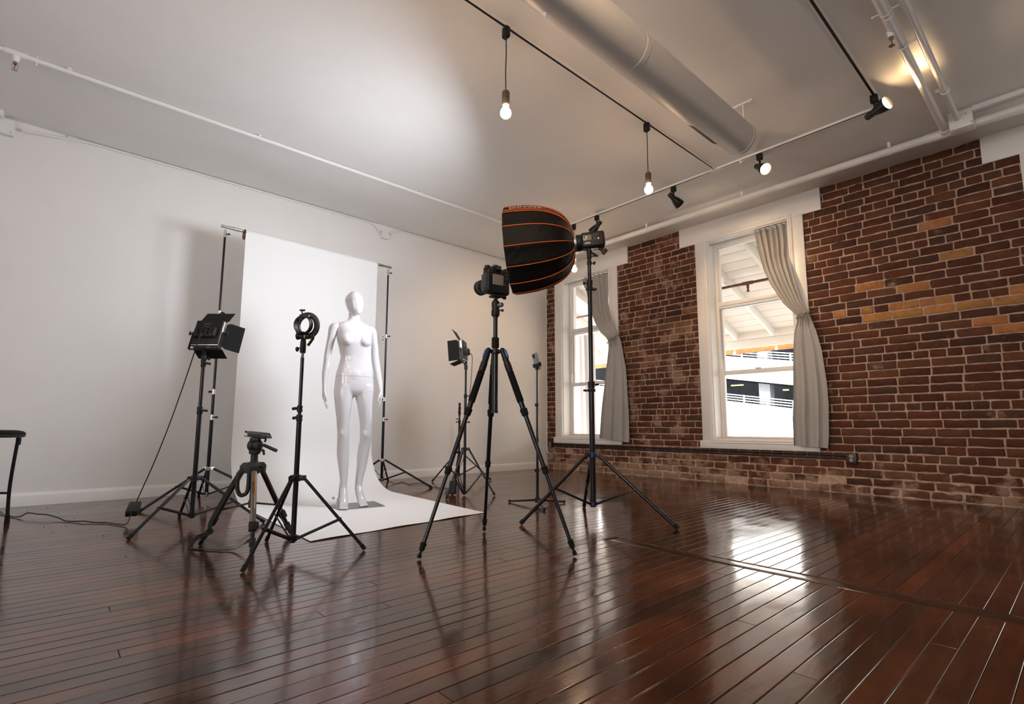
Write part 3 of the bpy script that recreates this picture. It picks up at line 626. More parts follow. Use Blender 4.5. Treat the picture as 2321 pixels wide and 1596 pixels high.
# pipes on the ceiling
def strap(mb, c, r, axis):
    a = V(*axis); mb.lathe([(-0.012, r+0.003), (0.012, r+0.003)], c, a, 20); s = V(-a.y, a.x, 0)
    mb.box(V(*c)+V(0, 0, 0.5*(H-c[2])), (0.024 if abs(a.x) > .5 else 0.02, 0.024 if abs(a.y) > .5 else 0.02, H-c[2]), None, 0.001)
t = thing('sprinkler_pipe', (1, 4.757, H-0.05), 'white sprinkler pipe across the bright ceiling, near the white wall', 'pipe')
PZ = H-0.031
mb = MB(); mb.tube((X0, 4.757, PZ), (4.22, 4.757, PZ), 0.017); mb.part('tube', W_PIPE, t)
for xa, xb in ((-0.42, -0.30), (4.08, 4.20), (4.203, 4.235)):
    mb = MB(); mb.tube((xa, 4.757, PZ), (xb, 4.757, PZ), 0.022); mb.part('tee_fitting', W_PIPE, t)
for xx in (-0.08, 1.22, 2.9): 
    mb = MB(); strap(mb, (xx, 4.757, PZ), 0.017, (1, 0, 0)); mb.part('strap', W_PIPE, t)
mb = MB(); mb.tube((-0.255, 4.757, H), (-0.255, 4.757, H-0.07), 0.004); mb.part('rod', W_TRIM, t)
def sprinkler(x, y, z, label):
    s = thing('fire_sprinkler', (x, y, z-0.1), label, 'sprinkler', 'ceiling sprinklers')
    mb = MB(); mb.lathe([(0, 0.022), (0.02, 0.022), (0.03, 0.018), (0.045, 0.018)], (x, y, z), (0, 0, -1), 16); mb.part('reducer', W_PIPE, s)
    mb = MB(); mb.lathe([(0.045, 0.012), (0.058, 0.012)], (x, y, z), (0, 0, -1), 12)
    for q in (-1, 1): mb.path([(x+0.011*q, y, z-0.058), (x+0.016*q, y, z-0.075), (x+0.011*q, y, z-0.092), (x, y, z-0.1)], 0.0025, 6)
    mb.lathe([(0.1, 0.016), (0.103, 0.017)], (x, y, z), (0, 0, -1), 16); mb.part('frame', STEEL, s)
    mb = MB(); mb.tube((x, y, z-0.058), (x, y, z-0.098), 0.0025); mb.box((x, y, z-0.061), (0.014, 0.005, 0.005)); mb.part('glass_bulb', SINKRED, s)
sprinkler(-0.36, 4.757, PZ-0.02, 'small white sprinkler head below the pipe at the left edge'); sprinkler(4.14, 4.757, PZ-0.02, 'small sprinkler head below the pipe, just left of the softbox')

t = thing('wall_conduit', (1, YW-0.02, H-0.05), 'thin white conduit along the top of the white wall', 'conduit')
mb = MB(); zc = H-0.016; yc = YW-0.013
mb.path(smooth_pts([(-0.36, YW-0.03, 3.165), (-0.2, YW-0.02, 3.19), (-0.05, yc, zc-0.02), (0.1, yc, zc)], 5)+[(2.85, yc, zc)]+smooth_pts([(2.86, yc, zc), (2.95, yc, zc-0.03), (3.0, yc-0.015, 3.13)], 5), 0.011, 10)
mb.path(smooth_pts([(3.15, yc-0.015, 3.15), (3.22, yc, zc-0.03), (3.32, yc, zc)], 5)+[(XB-0.02, yc, zc)], 0.011, 10); mb.part('tube', W_PIPE, t)
for xx in (-0.05, 0.62, 1.30, 2.4, 3.7, 5.1):
    mb = MB(); mb.lathe([(-0.008, 0.0135), (0.008, 0.0135)], (xx, yc, zc), (1, 0, 0), 14); mb.box((xx, YW-0.002, zc-0.025), (0.016, 0.004, 0.05)); mb.part('strap', W_PIPE, t)
def jbox(c, s, label, m=W_PIPE, nm='junction_box', scr=()):
    t = thing(nm, (c[0], c[1], c[2]-s[2]/2), label, 'electrical box')
    mb = MB(); mb.box(c, s, None, 0.004); mb.part('body', m, t)
    if scr:
        for p in scr:
            mb = MB(); mb.ball(p, 0.005, 8, 6); mb.part('screw', STEEL, t)
    return t
jbox((3.075, YW-0.025, 3.115), (0.10, 0.05, 0.10), 'small white junction box on the white wall, above the backdrop roll', scr=((3.11, YW-0.05, 3.15), (3.04, YW-0.05, 3.08)))
jbox((-0.60, YW-0.03, 3.155), (0.40, 0.06, 0.13), 'white junction box at the left edge, under the ceiling conduit', scr=((-0.42, YW-0.06, 3.11),))
jbox((-0.56, YW-0.07, 3.235), (0.18, 0.14, 0.06), 'white block under the ceiling at the far left edge', nm='ceiling_block')

# big pipes at the right
WX, WZ = 5.54, 3.165
t = thing('wall_pipe', (WX, 2.5, WZ-0.04), 'white pipe hung along the ceiling above the brick wall windows', 'pipe')
mb = MB(); mb.tube((WX, Y0, WZ), (WX, 5.0, WZ), 0.036, n=24); mb.part('tube', W_PIPE, t)
mb = MB(); mb.lathe([(-0.13, 0.041), (0.13, 0.041)], (WX, 0.63, WZ), (0, 1, 0), 24); mb.tube((WX, 0.63, WZ), (WX-0.07, 0.62, WZ+0.005), 0.034); mb.part('tee_fitting', W_PIPE, t)
mb = MB(); mb.lathe([(0, 0.036), (0.012, 0.041), (0.05, 0.041), (0.06, 0.0)], (WX, 4.97, WZ), (0, 1, 0), 24); mb.part('end_cap', W_PIPE, t)
for yy in (1.02, 2.37, 3.6, 4.85):
    mb = MB(); strap(mb, (WX, yy, WZ), 0.036, (0, 1, 0)); mb.part('strap', W_PIPE, t)
def cpipe(y, z, x1, r, label, thick):
    t = thing('ceiling_pipe', (2, y, z-r), label, 'pipe', 'ceiling pipes by the far track')
    mb = MB(); mb.tube((X0, y, z), (x1, y, z), r, n=24); mb.part('tube', W_PIPE, t)
    for a, b in thick:
        mb = MB(); mb.lathe([(a, r), (a+0.004, r+0.006), (b-0.004, r+0.006), (b, r)], (0, y, z), (1, 0, 0), 24); mb.part('coupling', W_PIPE, t)
    return t
ta = cpipe(0.622, 3.172, WX-0.03, 0.026, 'left one of two white ceiling pipes, ending in a tee on the long pipe', ((1.0, 3.62), (3.64, 3.98)))
tb = cpipe(0.525, 3.182, 5.40, 0.022, 'right one of two white ceiling pipes, ending at a white box', ((1.0, 3.72),))
for xx in (3.6, 4.02):
    mb = MB(); mb.lathe([(-0.006, 0.034), (0.006, 0.034)], (xx, 0.622, 3.172), (1, 0, 0), 20)
    for s_ in (-1, 1): mb.tube((xx, 0.622+0.034*s_, 3.172), (xx, 0.622+0.065*s_, 3.172), 0.005); mb.ball((xx, 0.622+0.066*s_, 3.172), 0.008)
    mb.part('clamp', W_PIPE, ta)
mb = MB(); mb.lathe([(-0.006, 0.03), (0.006, 0.03)], (4.85, 0.525, 3.182), (1, 0, 0), 20); mb.box((4.85, 0.565, 3.2), (0.02, 0.03, 0.03)); mb.part('clamp', W_PIPE, tb)
sprinkler(3.80, 0.640, 3.165, 'small sprinkler head beside the clamped pipe joint, near the lit spotlight')
jbox((5.435, 0.505, 3.17), (0.12, 0.15, 0.15), 'white square box where the right ceiling pipe ends', scr=((5.372, 0.53, 3.2), (5.372, 0.47, 3.2), (5.372, 0.44, 3.12)))
t = thing('wiring_raceway', (5.45, -1.0, H-0.05), 'white twin wiring channel on the ceiling at the right edge', 'raceway')
mb = MB(); mb.box((5.40, -1.285, H-0.02), (0.05, 3.43, 0.04), None, 0.004); mb.part('cover', W_PIPE, t)
mb = MB(); mb.tube((5.45, Y0+0.01, H-0.018), (5.45, 0.43, H-0.018), 0.012); mb.part('tube', W_PIPE, t)

# brick wall fittings
def outlet(y, z, label, s=0.092):
    t = thing('wall_outlet', (XB, y, z-s/2), label, 'outlet', 'brown outlet boxes on the brick wall')
    mb = MB(); mb.box((XB-0.028, y, z), (0.056, s, s*1.18), None, 0.008); mb.part('box', BROWNBOX, t)
    for q in (-1, 1):
        mb = MB(); mb.lathe([(0, 0.0165), (0.004, 0.0165), (0.005, 0.0)], (XB-0.055, y, z+q*0.0195), (-1, 0, 0), 20); r_ = mb.part('receptacle', IVORY, t, 60)
        mb = MB(); mb.box((XB-0.0605, y+0.006, z+q*0.0195+0.003), (0.002, 0.0028, 0.009)); mb.box((XB-0.0605, y-0.006, z+q*0.0195+0.003), (0.002, 0.0028, 0.009)); mb.tube((XB-0.0595, y, z+q*0.0195-0.008), (XB-0.0615, y, z+q*0.0195-0.008), 0.0028); mb.part('slots', BLACK, r_)
outlet(1.645, 0.352, 'brown outlet box on the brick, below right of the nearer window'); outlet(5.815, 0.375, 'brown outlet box on the brick, low in the room corner', 0.075)
t = thing('brick_conduit', (XB-0.02, 3.7, 0.36), 'twin brown conduits running along the brick below the windows', 'conduit')
mb = MB(); mb.tube((XB-0.022, 5.76, 0.388), (XB-0.022, 1.69, 0.378), 0.011); mb.tube((XB-0.022, 5.76, 0.36), (XB-0.022, 1.69, 0.345), 0.011); mb.part('tube', CONDB, t)
jbox((XB-0.03, 5.80, 0.19), (0.06, 0.085, 0.10), 'grey metal box on the brick, at the foot of the corner pipe', GALV)
t = thing('corner_pipe', (XB-0.03, YW-0.03, 0.2), 'thin white pipe running down the corner of the two walls', 'pipe')
mb = MB(); mb.path([(XB-0.02, YW-0.02, H-0.03), (XB-0.02, YW-0.02, 0.34)]+smooth_pts([(XB-0.02, YW-0.02, 0.33), (XB-0.025, YW-0.035, 0.265), (XB-0.03, 5.84, 0.235)], 6), 0.009, 10); mb.part('tube', W_TRIM, t)
for zz in (0.55, 1.2, 1.9, 2.6):
    mb = MB(); mb.box((XB-0.018, YW-0.02, zz), (0.026, 0.03, 0.012), None, 0.002); mb.part('strap', W_TRIM, t)
# plate on the white wall
t = thing('wall_plate', (3.10, YW, 1.71), 'white wall plate with a small blue jack, behind the mannequin shoulder', 'wall plate')
mb = MB(); mb.box((3.095, YW-0.004, 1.765), (0.075, 0.008, 0.118), None, 0.003); mb.part('cover', W_TRIM, t)
mb = MB(); mb.box((3.105, YW-0.0085, 1.785), (0.012, 0.004, 0.012)); mb.part('black_jack', BLACK, t)
mb = MB(); mb.box((3.105, YW-0.0085, 1.748), (0.014, 0.004, 0.017)); mb.part('blue_jack', BLUE, t)

# ------------------------------------------------------------------ light stands
def light_stand(c, feet, hub, bot, secs, collars, lr, label, bt=0.55, metal=BLACK, hubm=None, group=None, brk=True, name='light_stand', footm=RUBBER, ends=0.03, tip=None):
    cx, cy = c; t = thing(name, (cx, cy, 0), label, 'light stand' if name == 'light_stand' else 'stand', group)
    hubm = hubm or metal
    for z0, z1, r in secs:
        mb = MB(); mb.tube((cx, cy, z0), (cx, cy, z1), r, n=18); mb.part('column', BLKGLOSS, t)
    r0 = secs[0][2]
    mb = MB(); mb.lathe([(-0.022, r0+0.002), (-0.02, r0+0.009), (0.012, r0+0.009), (0.014, r0+0.002)], (cx, cy, hub), (0, 0, 1), 20)
    for f in feet:
        d = (V(f[0]-cx, f[1]-cy, 0)).normalized(); s = V(-d.y, d.x, 0); R = Matrix((d, s, V(0, 0, 1))).transposed()
        for q in (-1, 1): mb.box(V(cx, cy, hub-0.004)+d*(r0+0.018)+s*q*(lr+0.003), (0.034, 0.004, 0.026), R, 0.001)
    mb.part('hub', hubm, t)
    mb = MB(); mb.lathe([(-0.016, r0+0.001), (-0.015, r0+0.007), (0.013, r0+0.007), (0.015, r0+0.001)], (cx, cy, bot), (0, 0, 1), 20); mb.lathe([(-0.024, r0-0.003), (-0.016, r0)], (cx, cy, bot), (0, 0, 1), 16); mb.part('lower_collar', hubm, t)
    for f in feet:
        d = (V(f[0]-cx, f[1]-cy, 0)).normalized(); top = V(cx, cy, hub-0.004)+d*(r0+0.026); foot = V(f[0], f[1], lr*0.8); foot = foot - (foot-top).normalized()*0.0
        ax = (foot-top).normalized()
        mb = MB(); mb.tube(top, foot-ax*ends*0.5, lr, n=12); lg = mb.part('leg', BLKGLOSS, t)
        mb = MB(); mb.tube(foot-ax*ends, foot+ax*0.0, lr+0.0025, n=12); mb.part('rubber_foot', footm, lg)
        m_ = lerp(top, foot, bt); a = V(cx, cy, bot)+d*(r0+0.012)
        s = V(-d.y, d.x, 0); mb = MB(); br = (m_-a).normalized(); upv = s.cross(br); R = Matrix((br, s, upv)).transposed()
        for q in (-1, 1): mb.box((a+m_)/2+s*q*(lr+0.002), ((m_-a).length+0.02, 0.0025, 0.013), R, 0.0008)
        mb.tube(m_-s*(lr+0.006), m_+s*(lr+0.006), 0.004, n=8); mb.part('brace', metal, t)
    for z, h_, r, ang, m_ in collars:
        mb = MB(); mb.lathe([(-h_/2, r-0.003), (-h_/2+0.003, r), (-0.003, r), (-0.002, r-0.002), (0.002, r-0.002), (0.003, r), (h_/2-0.003, r), (h_/2, r-0.003)], (cx, cy, z), (0, 0, 1), 20); cl = mb.part('collar', m_, t)
        d = V(math.cos(ang), math.sin(ang), 0); mb = MB(); e = V(cx, cy, z)+d*(r+0.02)
        mb.tube(V(cx, cy, z)+d*(r-0.002), e, 0.004, n=8); R = Matrix((d, V(-d.y, d.x, 0), V(0, 0, 1))).transposed()
        mb.box(e+V(0, 0, 0.002), (0.012, 0.022, 0.016), R, 0.004); mb.ball(e+V(-d.y, d.x, 0)*0.014, 0.009, 10, 6); mb.ball(e-V(-d.y, d.x, 0)*0.014, 0.009, 10, 6); mb.part('knob', BLKPL, cl)
    return t
VR = YAW - PI/2      # horizontal direction towards the right of the view
sL = light_stand((0.779, 4.062), [(0.413, 3.793), (0.788, 4.525), (1.170, 3.830)], 0.315, 0.072, [(0.065, 0.77, 0.0145), (0.76, 1.10, 0.0115)],
    [(0.762, 0.055, 0.018, VR, BLKPL), (1.085, 0.05, 0.016, VR, BLKPL)], 0.0095, 'black light stand holding the left led panel, its foot beside the power adapter', 0.52)
sB = light_stand((1.015, 2.845), [(0.719, 2.627), (1.002, 3.227), (1.330, 2.661)], 0.39, 0.078, [(0.07, 0.705, 0.0135), (0.70, 1.028, 0.0095)],
    [(0.702, 0.036, 0.016, VR+2.4, BLKPL), (0.752, 0.036, 0.0145, VR+2.6, BLKPL)], 0.0085, 'black light stand topped by a round flash bracket, in front of the white backdrop', 0.58)
sS = light_stand((2.970, 2.440), [(2.443, 2.637), (3.366, 2.862), (3.089, 1.843)], 0.462, 0.115, [(0.09, 0.955, 0.0205), (0.95, 1.72, 0.0165), (1.71, 1.955, 0.0135)],
    [(0.967, 0.045, 0.026, VR+0.3, BLKPL), (0.925, 0.022, 0.030, VR+2.6, BLKPL), (1.735, 0.045, 0.022, VR+3.0, BLKPL), (1.69, 0.022, 0.026, VR+0.5, BLKPL), (1.89, 0.03, 0.017, VR, BLKPL)], 0.0125,
    'tall black light stand carrying the softbox, its navy collar above three wide legs', 0.50, hubm=NAVY)
sR = light_stand((3.060, 4.100), [(2.764, 3.971), (3.261, 3.883), (3.130, 4.400)], 0.445, 0.03, [(0.02, 0.96, 0.0135), (0.95, 1.29, 0.0105)],
    [(0.955, 0.04, 0.017, VR, BLKPL), (0.70, 0.04, 0.0165, VR, BLKPL)], 0.0085, 'black light stand holding the edge-on led panel, behind the camera tripod', 0.52)
sX = light_stand((3.905, 5.354), [(3.503, 5.337), (4.148, 5.014), (4.100, 5.700)], 0.34, 0.062, [(0.05, 0.70, 0.0135), (0.69, 0.80, 0.011)],
    [(0.715, 0.05, 0.0165, VR+PI, BLKPL)], 0.0085, 'short black stand against the white wall, behind the edge-on led panel stand', 0.5)
mb = MB(); cx, cy = 3.905, 5.354
mb.lathe([(0.80, 0.012), (0.81, 0.016), (0.845, 0.016), (0.85, 0.012), (0.86, 0.012), (0.865, 0.016), (0.90, 0.016), (0.905, 0.012), (0.93, 0.012), (0.935, 0.015), (0.955, 0.015)], (cx, cy, 0), (0, 0, 1), 14)
mb.tube((cx-0.02, cy, 0.75), (cx-0.05, cy, 0.755), 0.006); mb.tube((cx-0.01, cy, 0.83), (cx-0.03, cy-0.01, 0.85), 0.005); mb.part('stud', BLKPL, sX)
# spigot of the bracket stand
mb = MB(); mb.lathe([(1.028, 0.010), (1.035, 0.008), (1.05, 0.0065), (1.056, 0.008), (1.065, 0.008)], (1.015, 2.845, 0), (0, 0, 1), 14); mb.part('spigot', CHAMP, sB)
# small fixtures at the head of the softbox stand
mb = MB(); mb.lathe([(1.955, 0.0125), (1.975, 0.0125)], (2.97, 2.44, 0), (0, 0, 1), 14); mb.part('spigot', STEEL, sS)

# round flash bracket
def flash_bracket():
    c = V(1.015, 2.845, 0); t = thing('flash_bracket', (c.x, c.y, 1.055), 'black round flash bracket with tilt handle, on the stand before the backdrop', 'flash bracket')
    r_ = V(math.cos(VR), math.sin(VR), 0); f_ = V(math.cos(YAW), math.sin(YAW), 0)     # right of view, away
    mb = MB(); mb.lathe([(1.055, 0.0135), (1.058, 0.0155), (1.118, 0.0155), (1.12, 0.013)], c, (0, 0, 1), 16); mb.box(c+V(0, 0, 1.135), (0.022, 0.026, 0.04), None, 0.004); mb.part('socket', BLKPL, t)
    pv = c+V(0, 0, 1.148)
    mb = MB(); mb.tube(pv-r_*0.028, pv+r_*0.034, 0.016, n=18); mb.lathe([(0, 0.018), (0.012, 0.021), (0.016, 0.017)], pv-r_*0.022, -r_, 16); mb.part('tilt_joint', BLKPL, t)
    mb = MB(); mb.lathe([(0, 0.0172), (0.005, 0.0172)], pv+r_*0.008, r_, 18); mb.part('yellow_ring', YELLOW, t)
    mb = MB(); mb.path(smooth_pts([pv+r_*0.036, pv+r_*0.050+V(0, 0, 0.002), pv+r_*0.048-V(0, 0, 0.018), pv+r_*0.026-V(0, 0, 0.052)]), [0.010]*6+[0.009]*6+[0.0075]*7, 10); mb.part('tilt_handle', BLKPL, t)
    mb = MB(); mb.tube(c+V(0, 0, 1.082), c+V(0, 0, 1.082)-r_*0.026, 0.004); mb.ball(c+V(0, 0, 1.076)-r_*0.031, (0.010, 0.010, 0.014)); mb.part('clamp_knob', BLKPL, t)
    # ring: axis mostly away from the viewer and to the right
    ax = (f_*0.975 + r_*0.20 + V(0, 0, 0.06)).normalized(); hc = pv + V(0, 0, 0.062) - ax*0.0
    x, y, _ = frame_of(ax)
    mb = MB()   # clamp ring: flat band
    mb.lathe([(-0.022, 0.0455), (-0.022, 0.0505), (0.006, 0.0505), (0.006, 0.0455), (-0.022, 0.0455)], hc, ax, 40); mb.box(hc-V(0, 0, 0.048)-ax*0.012, (0.05, 0.05, 0.014), None, 0.004); mb.part('clamp_ring', BLKPL, t)
    mb = MB()   # mount ring: wide flange
    mb.lathe([(0.010, 0.046), (0.006, 0.058), (0.010, 0.074), (0.020, 0.076), (0.026, 0.070), (0.022, 0.058), (0.024, 0.046), (0.010, 0.046)], hc+ax*0.012, ax, 44); mb.part('mount_ring', DGREY, t)
    mb = MB()
    for a in (0.9, 2.3, 3.7, 5.2):
        p = hc+ax*0.008+(x*math.cos(a)+y*math.sin(a))*0.056; mb.tube(p-ax*0.004, p+ax*0.012, 0.0035)
    mb.part('pin', CHROME, t)
    mb = MB(); tp = hc-ax*0.012+V(0, 0, 0.044)-r_*0.006; mb.tube(tp-V(0, 0, 0.015), tp+V(-0.002, 0, 0.034), 0.0035); mb.tube(tp+V(0, 0, 0.037)-r_*0.014, tp+V(0, 0, 0.037)+r_*0.014, 0.0055); mb.part('clamp_screw', BLKPL, t)
    mb = MB(); mb.tube(tp-r_*0.012, tp-r_*0.012+V(0, 0, 0.014), 0.003); mb.path(smooth_pts([tp+r_*0.012-V(0, 0, 0.004), tp+r_*0.026+V(0, 0, 0.002), tp+r_*0.034-V(0, 0, 0.004)]), 0.006, 8); mb.part('release_lever', DGREY, t)
flash_bracket()

# led panels
def led_panel(c, hdir, tilt, label, group, hide_left=False, mount=None, leftd=True, cable=None, off=0.0, rightd=True, S=0.198, lout=-0.02):
    """back of the panel faces -n; hdir is its horizontal edge direction"""
    h = V(*hdir).normalized(); n0 = V(-h.y, h.x, 0); e = (V(0, 0, 1)*math.cos(tilt) + n0*math.sin(tilt)); n = (n0*math.cos(tilt) - V(0, 0, 1)*math.sin(tilt))
    R = Matrix((h, n, e)).transposed(); c = V(*c); P = lambda a, b, d: c + h*a + n*b + e*d
    t = thing('led_panel', c - V(0, 0, 0.12), label, 'led panel', group)
    mb = MB(); mb.box(P(0, 0.004, 0), (S, 0.034, S), R, 0.010, 3); mb.part('housing', STEEL, t)
    mb = MB(); mb.box(P(0, -0.016, 0.003), (S-0.012, 0.012, S-0.012), R, 0.004); mb.part('back_plate', DGREY if False else BLKPL, t)
    mb = MB(); mb.box(P(0, 0.0215, 0), (S-0.02, 0.002, S-0.02), R); mb.part('diffuser', CANVASW, t)
    mb = MB(); mb.box(P(-0.005, -0.032, -0.008), (0.15, 0.022, 0.072), R, 0.004); bk = mb.part('control_box', BLKPL, t)
    mb = MB()
    for a in (-0.058, -0.026): mb.box(P(a, -0.046, -0.008), (0.014, 0.008, 0.062), R, 0.002)
    mb.box(P(0.060, -0.048, -0.008), (0.022, 0.014, 0.066), R, 0.005); mb.part('battery_plate', BLACK, bk)
    for d in (0.012, -0.014):
        mb = MB(); mb.tube(P(0.018, -0.043, d), P(0.018, -0.058, d), 0.0085); mb.part('dial', BLACK, bk)
    mb = MB(); 
    for d in (0.024, 0.0): mb.ring(P(0.018, -0.0435, d-0.012), n, 0.012, 0.0008, 24, 4)
    mb.part('dial_marks', GREYTXT, bk)
    for k, (tx, sz, d) in enumerate((('NEEWER', 0.014, 0.066), ('LED 660', 0.010, 0.048))):
        vs, fs = text_geo(tx, sz); mb = MB(); mb.add([P(v.x-0.012, -0.0225, v.y+d) for v in vs], fs); mb.part('print', GREYTXT, t)
    # barn doors at 45 degrees
    q = S/2; D = 0.092
    def door(p0, p1, o):
        a, b = P(*p0), P(*p1); o = o/D; u = (b-a).normalized()
        poly = [a, b, b+o*D+u*0.0, a+o*D-u*0.0]; mb = MB(); mb.plate([a+u*0.004, b-u*0.004, b+o*D*0.2+u*0.012, b+o*D+u*0.012, a+o*D-u*0.012, a+o*D*0.2-u*0.012], 0.002, (b-a).cross(o)); d_ = mb.part('barn_door', BLACK if False else DOORM, t)
        mb = MB(); 
        for f in (0.25, 0.75): p = lerp(a, b, f); mb.tube(p-u*0.012, p+u*0.012, 0.004)
        mb.part('hinge', BLACK, d_)
    door((-q+0.01, 0.02, q), (q-0.01, 0.02, q), n*0.057+e*0.1116); door((-q+0.01, 0.02, -q), (q-0.01, 0.02, -q), n*0.103-e*0.033)
    if rightd: door((q, 0.02, -q+0.01), (q, 0.02, q-0.01), h*0.088+n*0.082)
    if leftd: door((-q, 0.02, -q+0.01), (-q, 0.02, q-0.01), n*0.115-h*lout)
    # U bracket
    mb = MB(); g = q+0.008
    for s_ in (-1, 1): mb.box(P(s_*g, 0.0, -0.055)+V(0, 0, 0), (0.004, 0.022, 0.135), R, 0.001)
    mb.box(P(0, 0.0, -q-0.022), (2*g+0.004, 0.022, 0.004), R, 0.001); mb.part('yoke', BLACK, t)
    for s_ in (-1, 1):
        mb = MB(); mb.tube(P(s_*g, 0, 0), P(s_*(g+0.018), 0, 0), 0.006); mb.box(P(s_*(g+0.024), 0, 0.004), (0.010, 0.012, 0.030), R, 0.004); mb.part('tilt_knob', BLKPL, t)
    m0 = P(0, 0, -q-0.024); mb = MB(); mp = V(*mount)
    mb.path([m0, lerp(m0, mp, 0.5)+V(0, 0, 0.0), mp+V(0, 0, 0.004)], [0.009, 0.012, 0.0145], 12); mb.tube(mp+V(0, 0, 0.002), mp+V(0, 0, -0.045), 0.0165, n=16)
    mb.tube(mp+V(0, 0, -0.02), mp+V(0, 0, -0.02)+h*0.034, 0.004); mb.ball(mp+V(0, 0, -0.02)+h*0.036, 0.010); mb.part('swivel_mount', BLKPL, t)
    return t, P
DOORM = mat('black barn door', (0.007, 0.007, 0.0075), 0.75, spec=0.2, bump=0.2, bscale=500)
tL, PL = led_panel((0.800, 4.075, 1.298), (0.745, -0.667, 0), math.radians(19), 'black led panel with open barn doors seen from the back, on the left stand', 'led panels with barn doors', mount=(0.779, 4.062, 1.138), leftd=True)
tR, PR = led_panel((3.035, 4.115, 1.405), (0.755, 0.656, 0), math.radians(5), 'led panel seen edge-on behind the camera tripod, one barn door facing us', 'led panels with barn doors', mount=(3.06, 4.10, 1.262), leftd=True, rightd=True)

# ------------------------------------------------------------------ strobe and softbox
AX = V(-0.645, 0.764, -0.085).normalized(); AS = V(-AX.y, AX.x, 0).normalized()*-1; AU = AX.cross(AS).normalized()
if AU.z < 0: AU = -AU
AR = Matrix((AX, AS, AU)).transposed()
SB0 = V(2.970, 2.440, 2.056); BP = SB0 + AX*0.112
def softbox():
    t = thing('softbox', BP - V(0, 0, 0.33), 'black deep softbox with orange ribs on the tall stand, facing the mannequin', 'softbox')
    N = 14; prof = [(0.0, 0.066), (0.006, 0.105), (0.022, 0.158), (0.048, 0.203), (0.09, 0.245), (0.145, 0.278), (0.21, 0.303), (0.29, 0.321), (0.38, 0.331), (0.47, 0.334), (0.50, 0.332)]
    SUB = 6
    def pt(a, r, th): return BP + AX*a + (AU*math.cos(th) + AS*math.sin(th))*r
    def rad(r, k, frac, dr=0): 
        u = (k % SUB)/SUB; seg = PI/N; chord = math.cos(seg)/math.cos((u-0.5)*2*seg)
        belly = 1 - 0.018*math.sin(PI*u)*min(1, frac*3)
        return (r+dr)*(chord if u else 1)*belly
    def shell(dr, name, m, a0=0, a1=99):
        rings = []
        pp = [p for p in prof if a0 <= p[0] <= a1]
        fine = []
        for p, q in zip(pp, pp[1:]): fine += [p, ((p[0]+q[0])/2, (p[1]+q[1])/2 + 0.0012)]
        fine.append(pp[-1])
        for a, r in fine: rings.append([pt(a, rad(r, k, a/0.5, dr), PH0 - 2*PI*k/(N*SUB)) for k in range(N*SUB)])
        mb = MB(); mb.loft(rings, caps=False); return mb, rings
    mb, r1 = shell(0, '', None); mb2, r2 = shell(-0.004, '', None)
    n = N*SUB; K = len(r1); off = len(mb.v)
    mb.part('fabric_shell', BOXFAB, t, 60)
    # rim closing the two shells
    mb2.part('silver_lining', SILVER, t, 60)
    mb = MB(); mb.loft([[p for p in r1[-1]], [p + AX*0.004 for p in r1[-1]], [p + AX*0.004 for p in r2[-1]], [p for p in r2[-1]]], caps=False); mb.part('rim', BOXFAB, t, 60)
    for k in range(N):
        th = PH0 - 2*PI*k/N; pts = [pt(a, r+0.0015, th) for a, r in prof]
        mb = MB(); mb.path(smooth_pts(pts, 3), 0.0034, 6); mb.part('rib', ORANGE, t, 60)
    # banner panel between the two top ribs, with print
    def pan(th, a, dr=0.003):
        for p, q in zip(prof, prof[1:]):
            if a <= q[0]: f = (a-p[0])/(q[0]-p[0]); r = p[1]*(1-f)+q[1]*f; break
        return pt(a, r*1.0 + dr, th)
    th0 = PH0 - PI/N
    for tx, sz, ac, m in (('DNNNOX', 0.052, 0.335, WHITETXT), ('OR-RUD', 0.036, 0.155, GREYTXT2)):
        vs, fs = text_geo(tx, sz); mb = MB()
        mb.add([pan(th0 + v.y/0.30, max(0.03, min(0.49, ac - v.x)), 0.0015) for v in vs], fs); mb.part('print', m, t)
    mb = MB()
    for s_ in (-1, 1):
        rr = [[pan(th0+s_*0.135+d, a, 0.004) for d in (-0.022, 0.0, 0.022)] + [pan(th0+s_*0.135+d, a, 0.0) for d in (0.022, -0.022)] for a in [0.03+0.46*i/20 for i in range(21)]]
        mb.loft(rr)
    # lower band edges read as darker orange webbing
    mb.part('webbing', ORANGEDK, t, 60)
    mb = MB(); mb.add([BP+AX*0.40]+[pt(0.40, 0.316, 2*PI*k/48) for k in range(48)], [(0, 1+k, 1+(k+1) % 48) for k in range(48)]); mb.part('diffuser', DIFFUSER, t)
    mb = MB(); mb.lathe([(-0.016, 0.052), (-0.016, 0.069), (0.004, 0.071), (0.008, 0.06)], BP, AX, 40); mb.part('speed_ring', CHROME, t)
    for k in range(N):
        th = PH0 - 2*PI*k/N; p = pt(0.008, 0.108, th); mb = MB(); mb.tube(p-AX*0.006, p+AX*0.004, 0.006, n=8); mb.part('rod_joint', CHROME, t)
ORANGEDK = mat('dark orange webbing', (0.34, 0.065, 0.012), 0.6)
GREYTXT2 = mat('dull white print', (0.30, 0.28, 0.26), 0.6)
PH0 = math.radians(-25)
softbox()
